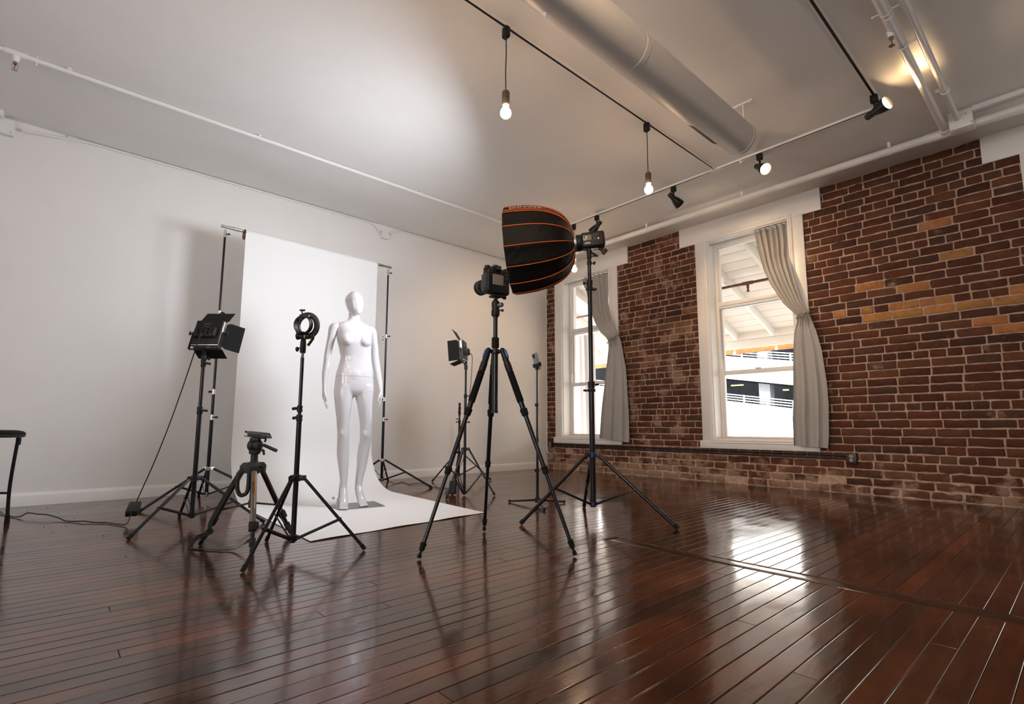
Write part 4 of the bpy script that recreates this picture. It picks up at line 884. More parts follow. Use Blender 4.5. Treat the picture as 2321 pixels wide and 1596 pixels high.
def strobe():
    t = thing('strobe_light', SB0 - V(0, 0, 0.08), 'black battery strobe with a small screen, mounted behind the softbox on its stand', 'strobe light')
    P = lambda a, s_, u: SB0 + AX*a + AS*s_ + AU*u
    mb = MB()
    mb.lathe([(0.052, 0.0), (0.052, 0.058), (0.060, 0.062), (0.088, 0.064), (0.095, 0.060), (0.095, 0.0)], SB0, AX, 36)
    mb.box(P(-0.03, 0, 0.004), (0.175, 0.105, 0.118), AR, 0.016, 3); mb.part('body', BLKPL, t)
    side = -1 if (AS.x*(-0.7)+AS.y*(-0.7)) < 0 else 1    # side turned to the viewer
    s0 = 0.0525*side
    mb = MB(); mb.box(P(0.012, s0, 0.016), (0.062, 0.004, 0.040), AR, 0.001); sc = mb.part('screen', LCD, t)
    mb = MB()
    fx = -1 if True else 1
    for (a, u, w_, h_) in ((0.033, 0.018, 0.008, 0.012), (0.033, 0.006, 0.006, 0.004), (0.012, 0.017, 0.003, 0.010), (0.008, 0.017, 0.003, 0.010), (0.004, 0.017, 0.003, 0.010)): mb.box(P(a, s0+0.0022*side, u), (w_, 0.0006, h_), AR)
    mb.part('screen_digits', DGREY, sc)
    for i, (a, u) in enumerate(((-0.040, 0.036), (-0.055, 0.036), (-0.070, 0.036), (-0.040, 0.024), (-0.040, 0.012), (-0.062, 0.020), (-0.040, 0.0), (-0.055, 0.0))):
        mb = MB(); mb.box(P(a, s0+0.001*side, u), (0.006, 0.004, 0.004), AR, 0.001); mb.part('button', WHITETXT if False else BTN, t)
    mb = MB(); mb.ball(P(-0.070, s0+0.001*side, 0.002), 0.0048, 12, 8); mb.part('red_button', REDLED, t)
    mb = MB(); mb.box(P(0.014, s0+0.0005*side, -0.026), (0.046, 0.003, 0.014), AR, 0.001); pl = mb.part('name_plate', GREYTXT, t)
    vs, fs = text_geo('AD600', 0.013); mb = MB(); mb.add([P(0.014 - v.x, s0+0.0024*side, -0.026+v.y) for v in vs], fs); mb.part('print', WHITETXT, pl)
    mb = MB(); mb.path([P(-0.052, 0, -0.052), P(-0.075, 0, -0.062), P(-0.10, 0, -0.085)], [0.010, 0.012, 0.013], 12); mb.box(P(-0.108, 0, -0.090), (0.045, 0.036, 0.03), AR @ Matrix.Rotation(0.7, 3, 'Y'), 0.008); mb.part('handle', BLKPL, t)
    mb = MB(); mb.box(P(-0.03, 0, -0.062), (0.07, 0.03, 0.012), AR, 0.003); mb.part('bracket_plate', STEEL, t)
    mb = MB(); mb.lathe([(0.0, 0.017), (0.03, 0.017), (0.055, 0.02), (0.085, 0.024), (0.088, 0.018)], (2.97, 2.44, 1.925), (0, 0, 1), 20); mb.part('stand_mount', BLKPL, t)
    r_ = V(math.cos(VR), math.sin(VR), 0); b = V(2.97, 2.44, 1.975)
    mb = MB(); mb.path([b+r_*0.012, b+r_*0.045+V(0, 0, -0.020), b+r_*0.066+V(0, 0, -0.032)], [0.008, 0.0085, 0.0075], 10); mb.part('tilt_lever', BLKPL, t)
    mb = MB(); mb.tube(b+V(0, 0, -0.03)+r_*0.012, b+V(0, 0, -0.03)+r_*0.03, 0.004); mb.box(b+V(0, 0, -0.029)+r_*0.042, (0.026, 0.012, 0.010), Matrix((r_, V(-r_.y, r_.x, 0), V(0, 0, 1))).transposed(), 0.003); mb.part('clamp_screw', BLKPL, t)
BTN = mat('grey button', (0.22, 0.22, 0.22), 0.5)
strobe()

# ------------------------------------------------------------------ camera tripod and camera
def camera_tripod():
    cx, cy = 1.885, 2.248; t = thing('camera_tripod', (cx, cy, 0), 'large black camera tripod with foam leg grips and blue angle locks', 'tripod')
    c = V(cx, cy, 0)
    mb = MB(); mb.tube(c+V(0, 0, 0.745), c+V(0, 0, 1.09), 0.0165, n=18); mb.lathe([(0.735, 0.019), (0.745, 0.019), (0.748, 0.0165)], c, (0, 0, 1), 18); mb.part('column_sleeve', BLKGLOSS, t)
    mb = MB(); mb.tube(c+V(0, 0, 1.08), c+V(0, 0, 1.30), 0.0128, n=18); mb.part('center_column', BLKGLOSS, t)
    mb = MB(); mb.lathe([(1.105, 0.016), (1.108, 0.021), (1.135, 0.022), (1.138, 0.020), (1.142, 0.021), (1.165, 0.021), (1.168, 0.014)], c, (0, 0, 1), 20); mb.part('column_lock', RUBBER, t)
    feet = [(1.444, 2.303), (2.124, 2.63), (2.073, 1.828)]
    mb = MB(); mb.lathe([(1.072, 0.020), (1.076, 0.026), (1.094, 0.026), (1.098, 0.020)], c, (0, 0, 1), 20)
    for f in feet:
        d = V(f[0]-cx, f[1]-cy, 0).normalized(); mb.path([c+V(0, 0, 1.084)+d*0.018, c+V(0, 0, 1.084)+d*0.042], [0.010, 0.009], 10)
    mb.part('spider', BLACK, t)
    for f in feet:
        d = V(f[0]-cx, f[1]-cy, 0).normalized(); top = c+V(0, 0, 1.088)+d*0.046; foot = V(f[0], f[1], 0.012); ax = (foot-top).normalized(); L = (foot-top).length
        Q = lambda u: top + ax*(L*u)
        mb = MB(); mb.tube(Q(0.02), Q(0.335), 0.0150, n=16); mb.tube(Q(0.30), Q(0.62), 0.0125, n=16); mb.tube(Q(0.60), Q(0.965), 0.0100, n=16); lg = mb.part('leg', BLKGLOSS, t)
        mb = MB(); mb.ball(Q(0.0), 0.017, 14, 8); mb.path([Q(-0.005), Q(0.055)], [0.015, 0.0175], 14); mb.lathe([(0.06*L, 0.0175), (0.072*L, 0.0195), (0.105*L, 0.0195), (0.112*L, 0.017)], top, ax, 16); mb.part('shoulder', BLKPL, lg)
        s_ = V(-d.y, d.x, 0); nn = ax.cross(s_); nn = nn if nn.z > 0 else -nn
        mb = MB(); mb.box(Q(0.022)+nn*0.014+d*0.003, (0.050, 0.020, 0.009), Matrix((ax, s_, nn)).transposed(), 0.003); mb.part('angle_lock', BLUE, lg)
        mb = MB(); mb.tube(Q(0.115), Q(0.272), 0.0193, n=18); mb.part('foam_grip', FOAM, lg)
        for u, r in ((0.325, 0.021), (0.612, 0.018), (0.955, 0.0155)):
            mb = MB(); h_ = 0.022; mb.lathe([(u*L-h_, r-0.005), (u*L-h_+0.004, r), (u*L-0.003, r), (u*L, r-0.002), (u*L+0.004, r-0.001), (u*L+h_-0.006, r-0.002), (u*L+h_, r-0.007)], top, ax, 18); mb.part('twist_lock', RUBBER, lg)
        mb = MB(); mb.lathe([(0.968*L, 0.009), (0.975*L, 0.006), (0.985*L, 0.006), (0.988*L, 0.010), (1.0*L, 0.012), (1.004*L, 0.010)], top, ax, 14); mb.part('rubber_foot', RUBBER, lg)
    # ball head
    r_ = V(math.cos(VR), math.sin(VR), 0); f_ = V(math.cos(YAW), math.sin(YAW), 0)
    mb = MB(); mb.lathe([(1.285, 0.016), (1.292, 0.017), (1.294, 0.023), (1.306, 0.0255), (1.309, 0.0235), (1.313, 0.0245), (1.324, 0.0245), (1.328, 0.022), (1.365, 0.0235), (1.376, 0.022), (1.382, 0.015)], c, (0, 0, 1), 28); bh = mb.part('ball_head', BLKPL, t)
    mb = MB(); mb.ball(c+V(0, 0, 1.378), 0.0165); mb.tube(c+V(0, 0, 1.38), c+V(0, 0, 1.402), 0.0085); mb.part('ball', BLACK, bh)
    kd = (r_*0.75 - f_*0.66).normalized()
    mb = MB(); mb.tube(c+V(0, 0, 1.352)+kd*0.02, c+V(0, 0, 1.352)+kd*0.036, 0.010); mb.lathe([(0.036, 0.0135), (0.05, 0.0135), (0.052, 0.012)], c+V(0, 0, 1.352), kd, 20); mb.part('ball_knob', STEEL, bh)
    mb = MB(); mb.lathe([(0.0521, 0.0), (0.0521, 0.0118), (0.054, 0.0110), (0.0545, 0.0)], c+V(0, 0, 1.352), kd, 20); mb.part('knob_cap', BLUE, bh)
    mb = MB(); mb.tube(c+V(0, 0, 1.326)+r_*0.022, c+V(0, 0, 1.326)+r_*0.034, 0.004); mb.tube(c+V(0, 0, 1.326)+r_*0.034, c+V(0, 0, 1.326)+r_*0.047, 0.0075); mb.part('pan_knob', BLKPL, bh)
    R = Matrix.Rotation(math.radians(83-90), 3, 'Z')
    mb = MB(); mb.box(c+V(0, 0, 1.408), (0.062, 0.052, 0.013), R, 0.003); mb.tube(c+V(0, 0, 1.406)+R@V(0.03, -0.01, 0), c+V(0, 0, 1.406)+R@V(0.048, -0.01, 0), 0.005); mb.lathe([(0.048, 0.010), (0.062, 0.010), (0.064, 0.008)], c+V(0, 0, 1.406)+R@V(0, -0.01, 0), R@V(1, 0, 0), 16); mb.part('plate_clamp', BLKPL, bh)
camera_tripod()
def photo_camera():
    c = V(1.885, 2.248, 1.417); R = Matrix.Rotation(math.radians(83-90), 3, 'Z')    # local x: right as seen from behind, y: lens direction
    t = thing('camera', c, 'large black dslr camera with a blank rear screen, mounted on the big tripod', 'camera')
    P = lambda x, y, z: c + R @ V(x, y, z)
    BX = lambda mb, x, y, z, sx, sy, sz, b=0.004: mb.box(P(x, y, z), (sx, sy, sz), R, b, 3)
    mb = MB()
    BX(mb, 0.004, 0, 0.073, 0.152, 0.062, 0.142, 0.012); BX(mb, 0.062, 0.020, 0.075, 0.036, 0.085, 0.140, 0.014)
    BX(mb, -0.062, 0.0, 0.060, 0.030, 0.074, 0.112, 0.012)
    # prism hump
    x0 = -0.006; prof = [(-0.046, 0.140), (-0.034, 0.158), (-0.020, 0.170), (0.0, 0.176), (0.020, 0.170), (0.034, 0.158), (0.046, 0.140)]
    mb.loft([[P(x0+a*s_, yy, (b-0.13)*q+0.13) for a, b in prof] for yy, s_, q in ((-0.026, 0.75, 0.85), (-0.018, 0.95, 1.0), (0.02, 1.0, 1.0), (0.055, 0.72, 0.85))])
    BX(mb, 0.055, 0.005, 0.146, 0.044, 0.05, 0.012, 0.004); BX(mb, -0.058, 0.0, 0.146, 0.034, 0.04, 0.016, 0.005)
    mb.part('body', BLKPL, t, 40)
    mb = MB(); BX(mb, -0.004, -0.0315, 0.082, 0.074, 0.006, 0.062, 0.002); sc = mb.part('rear_screen', LCDCAM, t)
    vs, fs = text_geo('Nikon', 0.006); mb = MB(); mb.add([P(-0.004+v.x, -0.0348, 0.056+v.y) for v in vs], fs); mb.part('print', WHITETXT, sc)
    mb = MB(); BX(mb, x0, -0.034, 0.150, 0.040, 0.016, 0.030, 0.006); mb.part('eyepiece', RUBBER, t)
    mb = MB(); BX(mb, x0, -0.0425, 0.150, 0.024, 0.002, 0.016, 0.001); mb.part('viewfinder_glass', MGREY, t)
    mb = MB(); mb.lathe([(0.0, 0.011), (0.010, 0.011), (0.011, 0.009)], P(0.062, -0.005, 0.152), R@V(0, 0, 1), 16); mb.lathe([(0, 0.017), (0.008, 0.017), (0.012, 0.014)], P(-0.058, 0, 0.154), R@V(0, 0, 1), 18); mb.part('top_dial', BLKPL, t)
    for i, (x, z) in enumerate([(-0.053, q) for q in (0.125, 0.110, 0.094, 0.078, 0.062)]+[(0.045, q) for q in (0.118, 0.072, 0.058)]+[(0.058, 0.125), (0.060, 0.062), (0.02, 0.126)]):
        mb = MB(); mb.tube(P(x, -0.029, z), P(x, -0.0335, z), 0.0042, n=10); mb.part('button', BTN2, t)
    mb = MB(); mb.lathe([(0.028, 0.0), (0.03, 0.013), (0.034, 0.013), (0.036, 0.006)], P(0.052, 0, 0.096), R@V(0, -1, 0), 18); mb.part('thumb_pad', DGREY, t)
    mb = MB(); BX(mb, -0.078, 0.004, 0.064, 0.004, 0.05, 0.10, 0.002); mb.lathe([(0, 0.004), (0.004, 0.004)], P(-0.080, 0.0, 0.03), R@V(-1, 0, 0), 10); mb.part('port_cover', MGREY, t)
    mb = MB(); BX(mb, x0, 0.0, 0.176, 0.022, 0.022, 0.004, 0.001); mb.part('hot_shoe', STEEL, t)
    lc = P(x0, 0.030, 0.075); ld = R@V(0, 1, 0)
    mb = MB(); mb.lathe([(0, 0.036), (0.006, 0.036), (0.010, 0.033), (0.022, 0.035), (0.024, 0.0385), (0.052, 0.0385), (0.054, 0.0365), (0.060, 0.0365), (0.062, 0.041), (0.098, 0.043), (0.100, 0.0405), (0.106, 0.0405), (0.110, 0.044), (0.135, 0.045), (0.136, 0.041), (0.130, 0.030), (0.120, 0.0)], lc, ld, 40); ln = mb.part('lens', MGREY, t, 40)
    for a0, a1, r in ((0.026, 0.050, 0.0395), (0.066, 0.094, 0.0435), (0.112, 0.13, 0.0455)):
        mb = MB(); n = 60; mb.add(*((lambda x, y: ([lc+ld*a+(x*math.cos(2*PI*k/n)+y*math.sin(2*PI*k/n))*(r-(0.0008 if k % 2 else 0)) for a in (a0, a1) for k in range(n)], [(k, (k+1) % n, n+(k+1) % n, n+k) for k in range(n)]))(*frame_of(ld)[:2]))); mb.part('grip_ring', RUBBER, ln, 20)
BTN2 = mat('camera button', (0.05, 0.05, 0.05), 0.4)
photo_camera()

# ------------------------------------------------------------------ small tripod in the left foreground
def small_tripod():
    cx, cy = 0.908, 3.222; c = V(cx, cy, 0); t = thing('video_tripod', (cx, cy, 0), 'short grey video tripod with pan handle and carry strap, at the left', 'tripod')
    r_ = V(math.cos(VR), math.sin(VR), 0); f_ = V(math.cos(YAW), math.sin(YAW), 0)
    feet = [(0.849, 2.951), (0.697, 3.368), (1.179, 3.349)]; ms = [CHAMP, BROWNMET, BROWNMET]
    mb = MB(); mb.lathe([(0.392, 0.020), (0.396, 0.034), (0.44, 0.036), (0.452, 0.030), (0.458, 0.022)], c, (0, 0, 1), 22)
    for f in feet:
        d = V(f[0]-cx, f[1]-cy, 0).normalized(); s_ = V(-d.y, d.x, 0)
        mb.loft([[c+V(0, 0, 0.452)+s_*q*0.020+d*a for q, a in ((-1, 0.0), (1, 0.0), (1, 0.052), (-1, 0.052))], [c+V(0, 0, 0.434)+s_*q*0.022+d*a for q, a in ((-1, 0.0), (1, 0.0), (1, 0.068), (-1, 0.068))], [c+V(0, 0, 0.392)+s_*q*0.021+d*a for q, a in ((-1, 0.0), (1, 0.0), (1, 0.066), (-1, 0.066))]])
    mb.part('crown', DGREY, t)
    mb = MB(); mb.tube(c+V(0, 0, 0.20), c+V(0, 0, 0.40), 0.0125); mb.part('center_column', BLACK, t)
    mb = MB(); mb.lathe([(0.455, 0.0195), (0.498, 0.0195), (0.500, 0.028), (0.512, 0.031), (0.520, 0.031), (0.523, 0.026)], c, (0, 0, 1), 24); nk = mb.part('neck', DGREY, t)
    hd = thing('x', c) if False else None
    mb = MB(); hc = c+V(0, 0, 0.548)
    for s_ in (-1, 1): mb.ball(hc+r_*0.017*s_+f_*0.004*s_, (0.024, 0.030, 0.033), 18, 12, Matrix((r_, f_, V(0, 0, 1))).transposed())
    mb.lathe([(-0.012, 0.026), (0.012, 0.026)], hc, r_, 20); mb.box(hc+V(0, 0, 0.036), (0.05, 0.04, 0.022), Matrix((r_, f_, V(0, 0, 1))).transposed(), 0.004); ph = mb.part('pan_head', DGREY, t)
    R = Matrix((r_, f_, V(0, 0, 1))).transposed() @ Matrix.Rotation(0.12, 3, 'Y')
    mb = MB(); q = hc+V(0, 0, 0.060)+r_*0.016
    mb.loft([[q+R@V(x, y, z) for x, y, z in ((-0.055, -0.03, 0.0), (0.052, -0.03, 0.0), (0.068, -0.03, -0.012), (0.068, 0.03, -0.012), (0.052, 0.03, 0.0), (-0.055, 0.03, 0.0))][::1], [q+R@V(x, y, z) for x, y, z in ((-0.050, -0.026, 0.016), (0.050, -0.026, 0.016), (0.062, -0.026, 0.002), (0.062, 0.026, 0.002), (0.050, 0.026, 0.016), (-0.050, 0.026, 0.016))]]); mb.part('quick_plate', BLACK, ph)
    mb = MB(); mb.tube(q+R@V(-0.05, -0.02, -0.006), q+R@V(0.05, -0.02, -0.010), 0.008); mb.part('plate_rail', BLACK, ph)
    mb = MB(); mb.tube(q+R@V(-0.05, -0.01, 0.010), q+R@V(-0.068, -0.01, 0.010), 0.004); mb.ball(q+R@V(-0.07, -0.01, 0.010), 0.0065, 10, 8); mb.part('plate_screw', BLKPL, ph)
    mb = MB(); mb.box(q+R@V(-0.058, -0.015, -0.014), (0.022, 0.02, 0.006), R, 0.001); mb.part('plate_lever', CHAMP, ph)
    mb = MB(); mb.path([q+R@V(0.05, -0.02, -0.008), q+R@V(0.058, -0.024, -0.022), q+R@V(0.052, -0.024, -0.032)], 0.006, 8); mb.part('lock_lever', BLKPL, ph)
    mb = MB(); h0 = hc+r_*0.028+V(0, 0, 0.014)-f_*0.01; h1 = hc+r_*0.138-f_*0.03+V(0, 0, -0.028); mb.tube(h0, lerp(h0, h1, 0.35), 0.0055); mb.path([lerp(h0, h1, 0.25), lerp(h0, h1, 0.3), h1], [0.0075, 0.009, 0.0098], 14); mb.part('pan_handle', BLACK, ph)
    mb = MB(); k = c+V(0, 0, 0.520)+r_*0.028; mb.tube(k, k+r_*0.016, 0.006); mb.path([k+r_*0.014+V(0, 0, 0.004), k+r_*0.022, k+r_*0.026-V(0, 0, 0.026)], [0.006, 0.0065, 0.006], 10); mb.part('pan_lock', BLKPL, nk)
    mb = MB(); k = c+V(0, 0, 0.43)+r_*0.036; mb.path([k, k+r_*0.018+V(0, 0, -0.004), k+r_*0.018+V(0, 0, -0.04)], 0.007, 8); mb.part('crank', BLACK, t)
    # carry handle: loop beside the left leg
    hd_ = (V(feet[1][0]-cx, feet[1][1]-cy, 0).normalized()*0.4 - r_*0.6 - f_*0.35).normalized(); b = c + hd_*0.052
    mb = MB(); mb.path(smooth_pts([b+V(0, 0, 0.405)-hd_*0.02, b+V(0, 0, 0.40)+hd_*0.018, b+V(0, 0, 0.37)+hd_*0.026, b+V(0, 0, 0.305)+hd_*0.024, b+V(0, 0, 0.272)+hd_*0.006, b+V(0, 0, 0.282)-hd_*0.022, b+V(0, 0, 0.32)-hd_*0.030, b+V(0, 0, 0.40)-hd_*0.030], 5), 0.0115, 10); mb.part('carry_handle', DGREY, t)
    for i, f in enumerate(feet):
        d = V(f[0]-cx, f[1]-cy, 0).normalized(); s_ = V(-d.y, d.x, 0); top = c+V(0, 0, 0.415)+d*0.052; foot = V(f[0], f[1], 0.010); ax = (foot-top).normalized(); L = (foot-top).length; nn = ax.cross(s_)
        R2 = Matrix((ax, s_, nn)).transposed(); Q = lambda u: top+ax*L*u
        mb = MB(); mb.box(Q(0.36), (L*0.72, 0.030, 0.022), R2, 0.008, 3); lg = mb.part('leg', ms[i], t)
        mb = MB(); mb.box(Q(0.80), (L*0.36, 0.022, 0.016), R2, 0.006, 3); mb.part('lower_leg', BLACK, lg)
        mb = MB(); mb.box(Q(0.70), (0.05, 0.040, 0.030), R2, 0.005); mb.box(Q(0.69)+s_*0.022, (0.035, 0.014, 0.024), R2, 0.004); mb.box(Q(0.885), (0.045, 0.032, 0.024), R2, 0.004); mb.part('leg_lock', BLKPL, lg)
        mb = MB(); mb.box(Q(0.985), (0.03, 0.024, 0.018), R2, 0.006); mb.part('rubber_foot', RUBBER, lg)
        m_ = Q(0.55)-d*0.008; a = c+V(0, 0, 0.225)+d*0.014
        mb = MB(); mb.tube(a, m_, 0.0055, n=8); mb.part('strut', BLACK, t)
        if i == 0:
            e = -f_; nrm = nn if nn.dot(-f_) > 0 else -nn
            mb = MB(); mb.box(Q(0.20)+nrm*0.0115+s_*0.006, (L*0.28, 0.005, 0.0006), R2); mb.part('orange_stripe', ORANGETXT, lg)
            mb = MB(); mb.box(Q(0.42)+nrm*0.0115+s_*0.006, (L*0.16, 0.004, 0.0006), R2); mb.part('pale_stripe', IVORY, lg)
            vs, fs = text_geo('VIVITAR', 0.020); mb = MB(); sg = 1 if (s_.dot(r_)) > 0 else -1
            mb.add([Q(0.235)+nrm*0.0117+s_*(-0.002)-ax*v.x - s_*v.y*sg*1.0 for v in vs], fs); mb.part('print', BLACK, lg)
    mb = MB(); mb.lathe([(0.20, 0.016), (0.235, 0.018), (0.245, 0.013)], c, (0, 0, 1), 16); mb.part('strut_hub', DGREY, t)
    # carry strap
    mb = MB()
    f1 = V(*feet[1], 0)
    pts = [c+V(0, 0, 0.42)-r_*0.05-f_*0.03, lerp(c+V(0, 0, 0.40)-r_*0.06-f_*0.02, f1, 0.35)-f_*0.03, lerp(c+V(0, 0, 0.40), f1, 0.70)-f_*0.045-r_*0.01, f1+V(0.0, -0.02, 0.075)+r_*0.05, f1+V(-0.025, -0.03, 0.05), f1+V(-0.055, -0.05, 0.006), f1+V(-0.02, -0.125, 0.006), V(0.745, 3.16, 0.006), V(0.80, 3.10, 0.010), V(0.835, 3.07, 0.035), V(0.86, 3.05, 0.055), V(0.875, 3.02, 0.06)]
    P = smooth_pts(pts, 6); K = len(P); rings = []
    for i, p in enumerate(P):
        tg = (P[min(i+1, K-1)]-P[max(i-1, 0)]).normalized(); u = i/K
        side = tg.cross(V(0, 0, 1)) if u > 0.42 else tg.cross(f_*0.6+V(0, 0, 0.2))
        side = side.normalized() if side.length > 1e-3 else r_
        tw = 0.0 if u < 0.8 else (u-0.8)*9
        nn = tg.cross(side); side2 = side*math.cos(tw)+nn*math.sin(tw); n2 = tg.cross(side2)
        wd = 0.011
        rings.append([p+side2*wd+n2*0.001, p+side2*wd-n2*0.001, p-side2*wd-n2*0.001, p-side2*wd+n2*0.001])
    mb.loft(rings); mb.part('carry_strap', STRAPM, t)
small_tripod()

# ------------------------------------------------------------------ phone stand with phone
def phone_stand():
    cx, cy = 3.150, 3.190; c = V(cx, cy, 0); t = thing('phone_stand', (cx, cy, 0), 'slim black telescopic stand with flat tripod feet, holding a phone near the corner window', 'stand')
    for f in ((3.089, 3.476), (3.419, 3.131), (2.99, 2.95)):
        mb = MB(); a = c+V(0, 0, 0.045); b = V(f[0], f[1], 0.010); d = (b-a).normalized(); mb.path([a, lerp(a, b, 0.9), b], [0.010, 0.0075, 0.008], 10); lg = mb.part('leg', BLACK, t)
        mb = MB(); mb.ball(b+V(0, 0, 0.002), 0.012, 12, 8); mb.part('rubber_foot', RUBBER, lg)
    mb = MB(); mb.lathe([(0.022, 0.014), (0.025, 0.021), (0.06, 0.021), (0.066, 0.013)], c, (0, 0, 1), 18); mb.part('hub', BLKPL, t)
    for z0, z1, r in ((0.05, 0.30, 0.0125), (0.29, 0.55, 0.0105), (0.54, 0.85, 0.0088), (0.84, 1.155, 0.0072)):
        mb = MB(); mb.tube(c+V(0, 0, z0), c+V(0, 0, z1), r, n=14); mb.part('tube', BLKGLOSS, t)
    r_ = V(math.cos(VR), math.sin(VR), 0)
    for z, r in ((0.29, 0.0155), (0.545, 0.0135), (0.845, 0.0115)):
        mb = MB(); mb.lathe([(z-0.016, r-0.003), (z-0.014, r), (z+0.012, r), (z+0.015, r-0.004)], c, (0, 0, 1), 14); mb.box(c+V(0, 0, z)-r_*r, (0.016, 0.014, 0.026), Matrix((r_, V(-r_.y, r_.x, 0), V(0, 0, 1))).transposed(), 0.003); mb.part('clip_lock', BLKPL, t)
    f_ = V(math.cos(YAW), math.sin(YAW), 0); Rt = Matrix.Rotation(0.20, 3, f_)*1; 
    dirn = (V(0, 0, 1)*0.97 - r_*0.22).normalized(); hz = (r_*0.62 - f_*0.78); hz = (hz - dirn*hz.dot(dirn)).normalized(); nn = dirn.cross(hz); R = Matrix((hz, nn, dirn)).transposed()
    p = c+V(0, 0, 1.195)
    mb = MB(); mb.box(p-dirn*0.02, (0.040, 0.022, 0.03), R, 0.004); mb.box(p-dirn*0.002+hz*0.042-nn*0.0, (0.008, 0.022, 0.035), R, 0.003); mb.box(p-dirn*0.002-hz*0.042, (0.008, 0.022, 0.035), R, 0.003); mb.box(p-dirn*0.005-nn*0.009, (0.09, 0.004, 0.028), R, 0.002); mb.ball(c+V(0, 0, 1.165), 0.013); mb.part('phone_clamp', BLKPL, t)
    q = p+dirn*0.028+nn*0.002
    ph = thing('phone', q-dirn*0.075, 'smartphone held upright in the clamp of the slim stand near the corner', 'phone')
    mb = MB(); mb.box(q, (0.072, 0.0085, 0.150), R, 0.004, 3); mb.part('body', GLASSBLK, ph)
    mb = MB(); 
    for s_ in (-1,): mb.box(q+nn*0.0055*s_-hz*0.016+dirn*0.052, (0.030, 0.003, 0.034), R, 0.004)
    cb = mb.part('camera_block', BLACK, ph)
    for a, b in ((-0.022, 0.060), (-0.010, 0.060), (-0.016, 0.045)):
        mb = MB(); mb.lathe([(0, 0.006), (0.003, 0.006), (0.0031, 0.0)], q-nn*0.0068+hz*a+dirn*b, -nn, 14); mb.part('lens', MGREY, cb)
phone_stand()

# ------------------------------------------------------------------ backdrop: two stands, crossbar, paper
BA, BB = V(1.100, 5.302, 2.525), V(2.872, 5.390, 2.525); BD = (BB-BA).normalized(); BN = V(BD.y, -BD.x, 0)     # BN points into the room
def backdrop_stand(c, feet, label, a):
    t = light_stand(c, feet, 0.285, 0.062, [(0.055, 0.735, 0.0150), (0.72, 0.975, 0.0125), (0.96, 1.70, 0.0110), (1.69, 2.44, 0.0095)], [(0.735, 0.05, 0.0185, a, CHROME), (0.965, 0.05, 0.0165, a+PI*0.9, CHROME), (1.695, 0.045, 0.0145, a, CHROME)],
        0.0105, label, 0.45, metal=BLACK, hubm=CHROME, group='backdrop stands', name='backdrop_stand')
    mb = MB(); mb.lathe([(2.42, 0.013), (2.47, 0.0145), (2.475, 0.011), (2.498, 0.011)], (c[0], c[1], 0), (0, 0, 1), 16); hd = mb.part('bar_holder', CHROME, t)
    e = V(c[0], c[1], 2.452); mb = MB(); mb.tube(e, e+V(0.02, -0.016, 0), 0.004); mb.box(e+V(0.027, -0.022, 0), (0.02, 0.012, 0.016), None, 0.004); mb.part('knob', BLKPL, hd); return t
backdrop_stand((1.116, 5.303), [(1.148, 5.756), (0.590, 4.925), (1.610, 4.980)], 'black backdrop stand with chrome collars at the left end of the paper roll', VR)
backdrop_stand((2.866, 5.390), [(3.149, 4.801), (2.290, 5.280), (3.180, 5.820)], 'black backdrop stand with chrome collars at the right end of the paper roll', VR)
t = thing('backdrop_crossbar', (BA+BB)/2, 'silver crossbar carried by the two backdrop stands, through the paper roll', 'crossbar')
mb = MB(); mb.tube(BA-BD*0.02, BB+BD*0.03, 0.0135, n=18); mb.part('tube', STEEL, t)
for s_ in (0.115, 1.66):
    mb = MB(); mb.lathe([(-0.03, 0.0165), (-0.028, 0.018), (0.028, 0.018), (0.03, 0.0165)], BA+BD*s_, BD, 18); mb.part('joint', CHROME, t)
S0, S1 = 0.185, 1.60
RC = V(0, 0, -0.030); RR = 0.052
pt_ = thing('backdrop_paper', BA+BD*0.9+V(0, 0, -2.5), 'white seamless paper hanging from its roll and sweeping forward over the floor', 'backdrop paper')
mb = MB(); mb.lathe([(S0, RR-0.006), (S0, RR), (S1, RR), (S1, RR-0.006)], BA+RC, BD, 48); mb.part('roll', PAPER, pt_, 50)
for sgn, s_ in ((-1, S0), (1, S1)):
    mb = MB(); mb.lathe([(0, 0.016), (0, RR-0.002), (sgn*0.006, RR-0.003), (sgn*0.006, 0.016), (0, 0.016)], BA+RC+BD*s_, BD, 40); mb.part('core_end', CARDB, pt_)
prof = [(RR-0.001, -0.030, 0), (RR+0.001, -0.25, 0), (RR+0.002, -1.1, 0), (RR+0.002, -1.9, 0), (RR+0.006, -2.10, 0), (RR+0.045, -2.235, 0), (RR+0.15, -2.375, 0), (RR+0.31, -2.475, 0), (RR+0.50, -2.518, 0), (RR+0.75, -2.5235, 0), (RR+1.4, -2.5235, 0), (RR+2.20, -2.5235, 0)]
pp = smooth_pts([V(a, b, 0) for a, b, _ in prof], 8)
rows = []; fl_l = V(1.188, 3.055, 0); fl_r = V(2.568, 3.179, 0)
dl = (fl_l - (BA+BD*S0)); dl.z = 0; dr = (fl_r - (BA+BD*S1)); dr.z = 0
for p in pp:
    row = []
    for i in range(25):
        u = i/24; b = BA + BD*(S0+(S1-S0)*u); d_ = (dl*(1-u)+dr*u)/(RR+2.20)
        zz = 2.525+p.y; curl = 0.004*max(0, (p.x-1.9)/0.35)**2*math.sin(PI*u*3+0.5)**2 if zz < 0.05 else 0
        row.append(V(b.x+d_.x*p.x, b.y+d_.y*p.x, zz+curl+0.0012))
    rows.append(row)
mb = MB(); nv = 25; vs = [q for r in rows for q in r]; vs2 = [q+V(0, 0.0015 if q.z > 0.3 else 0, 0.0012 if q.z <= 0.3 else 0) for q in vs]
off = len(vs); fs = [(i*nv+k, i*nv+k+1, (i+1)*nv+k+1, (i+1)*nv+k) for i in range(len(rows)-1) for k in range(nv-1)]
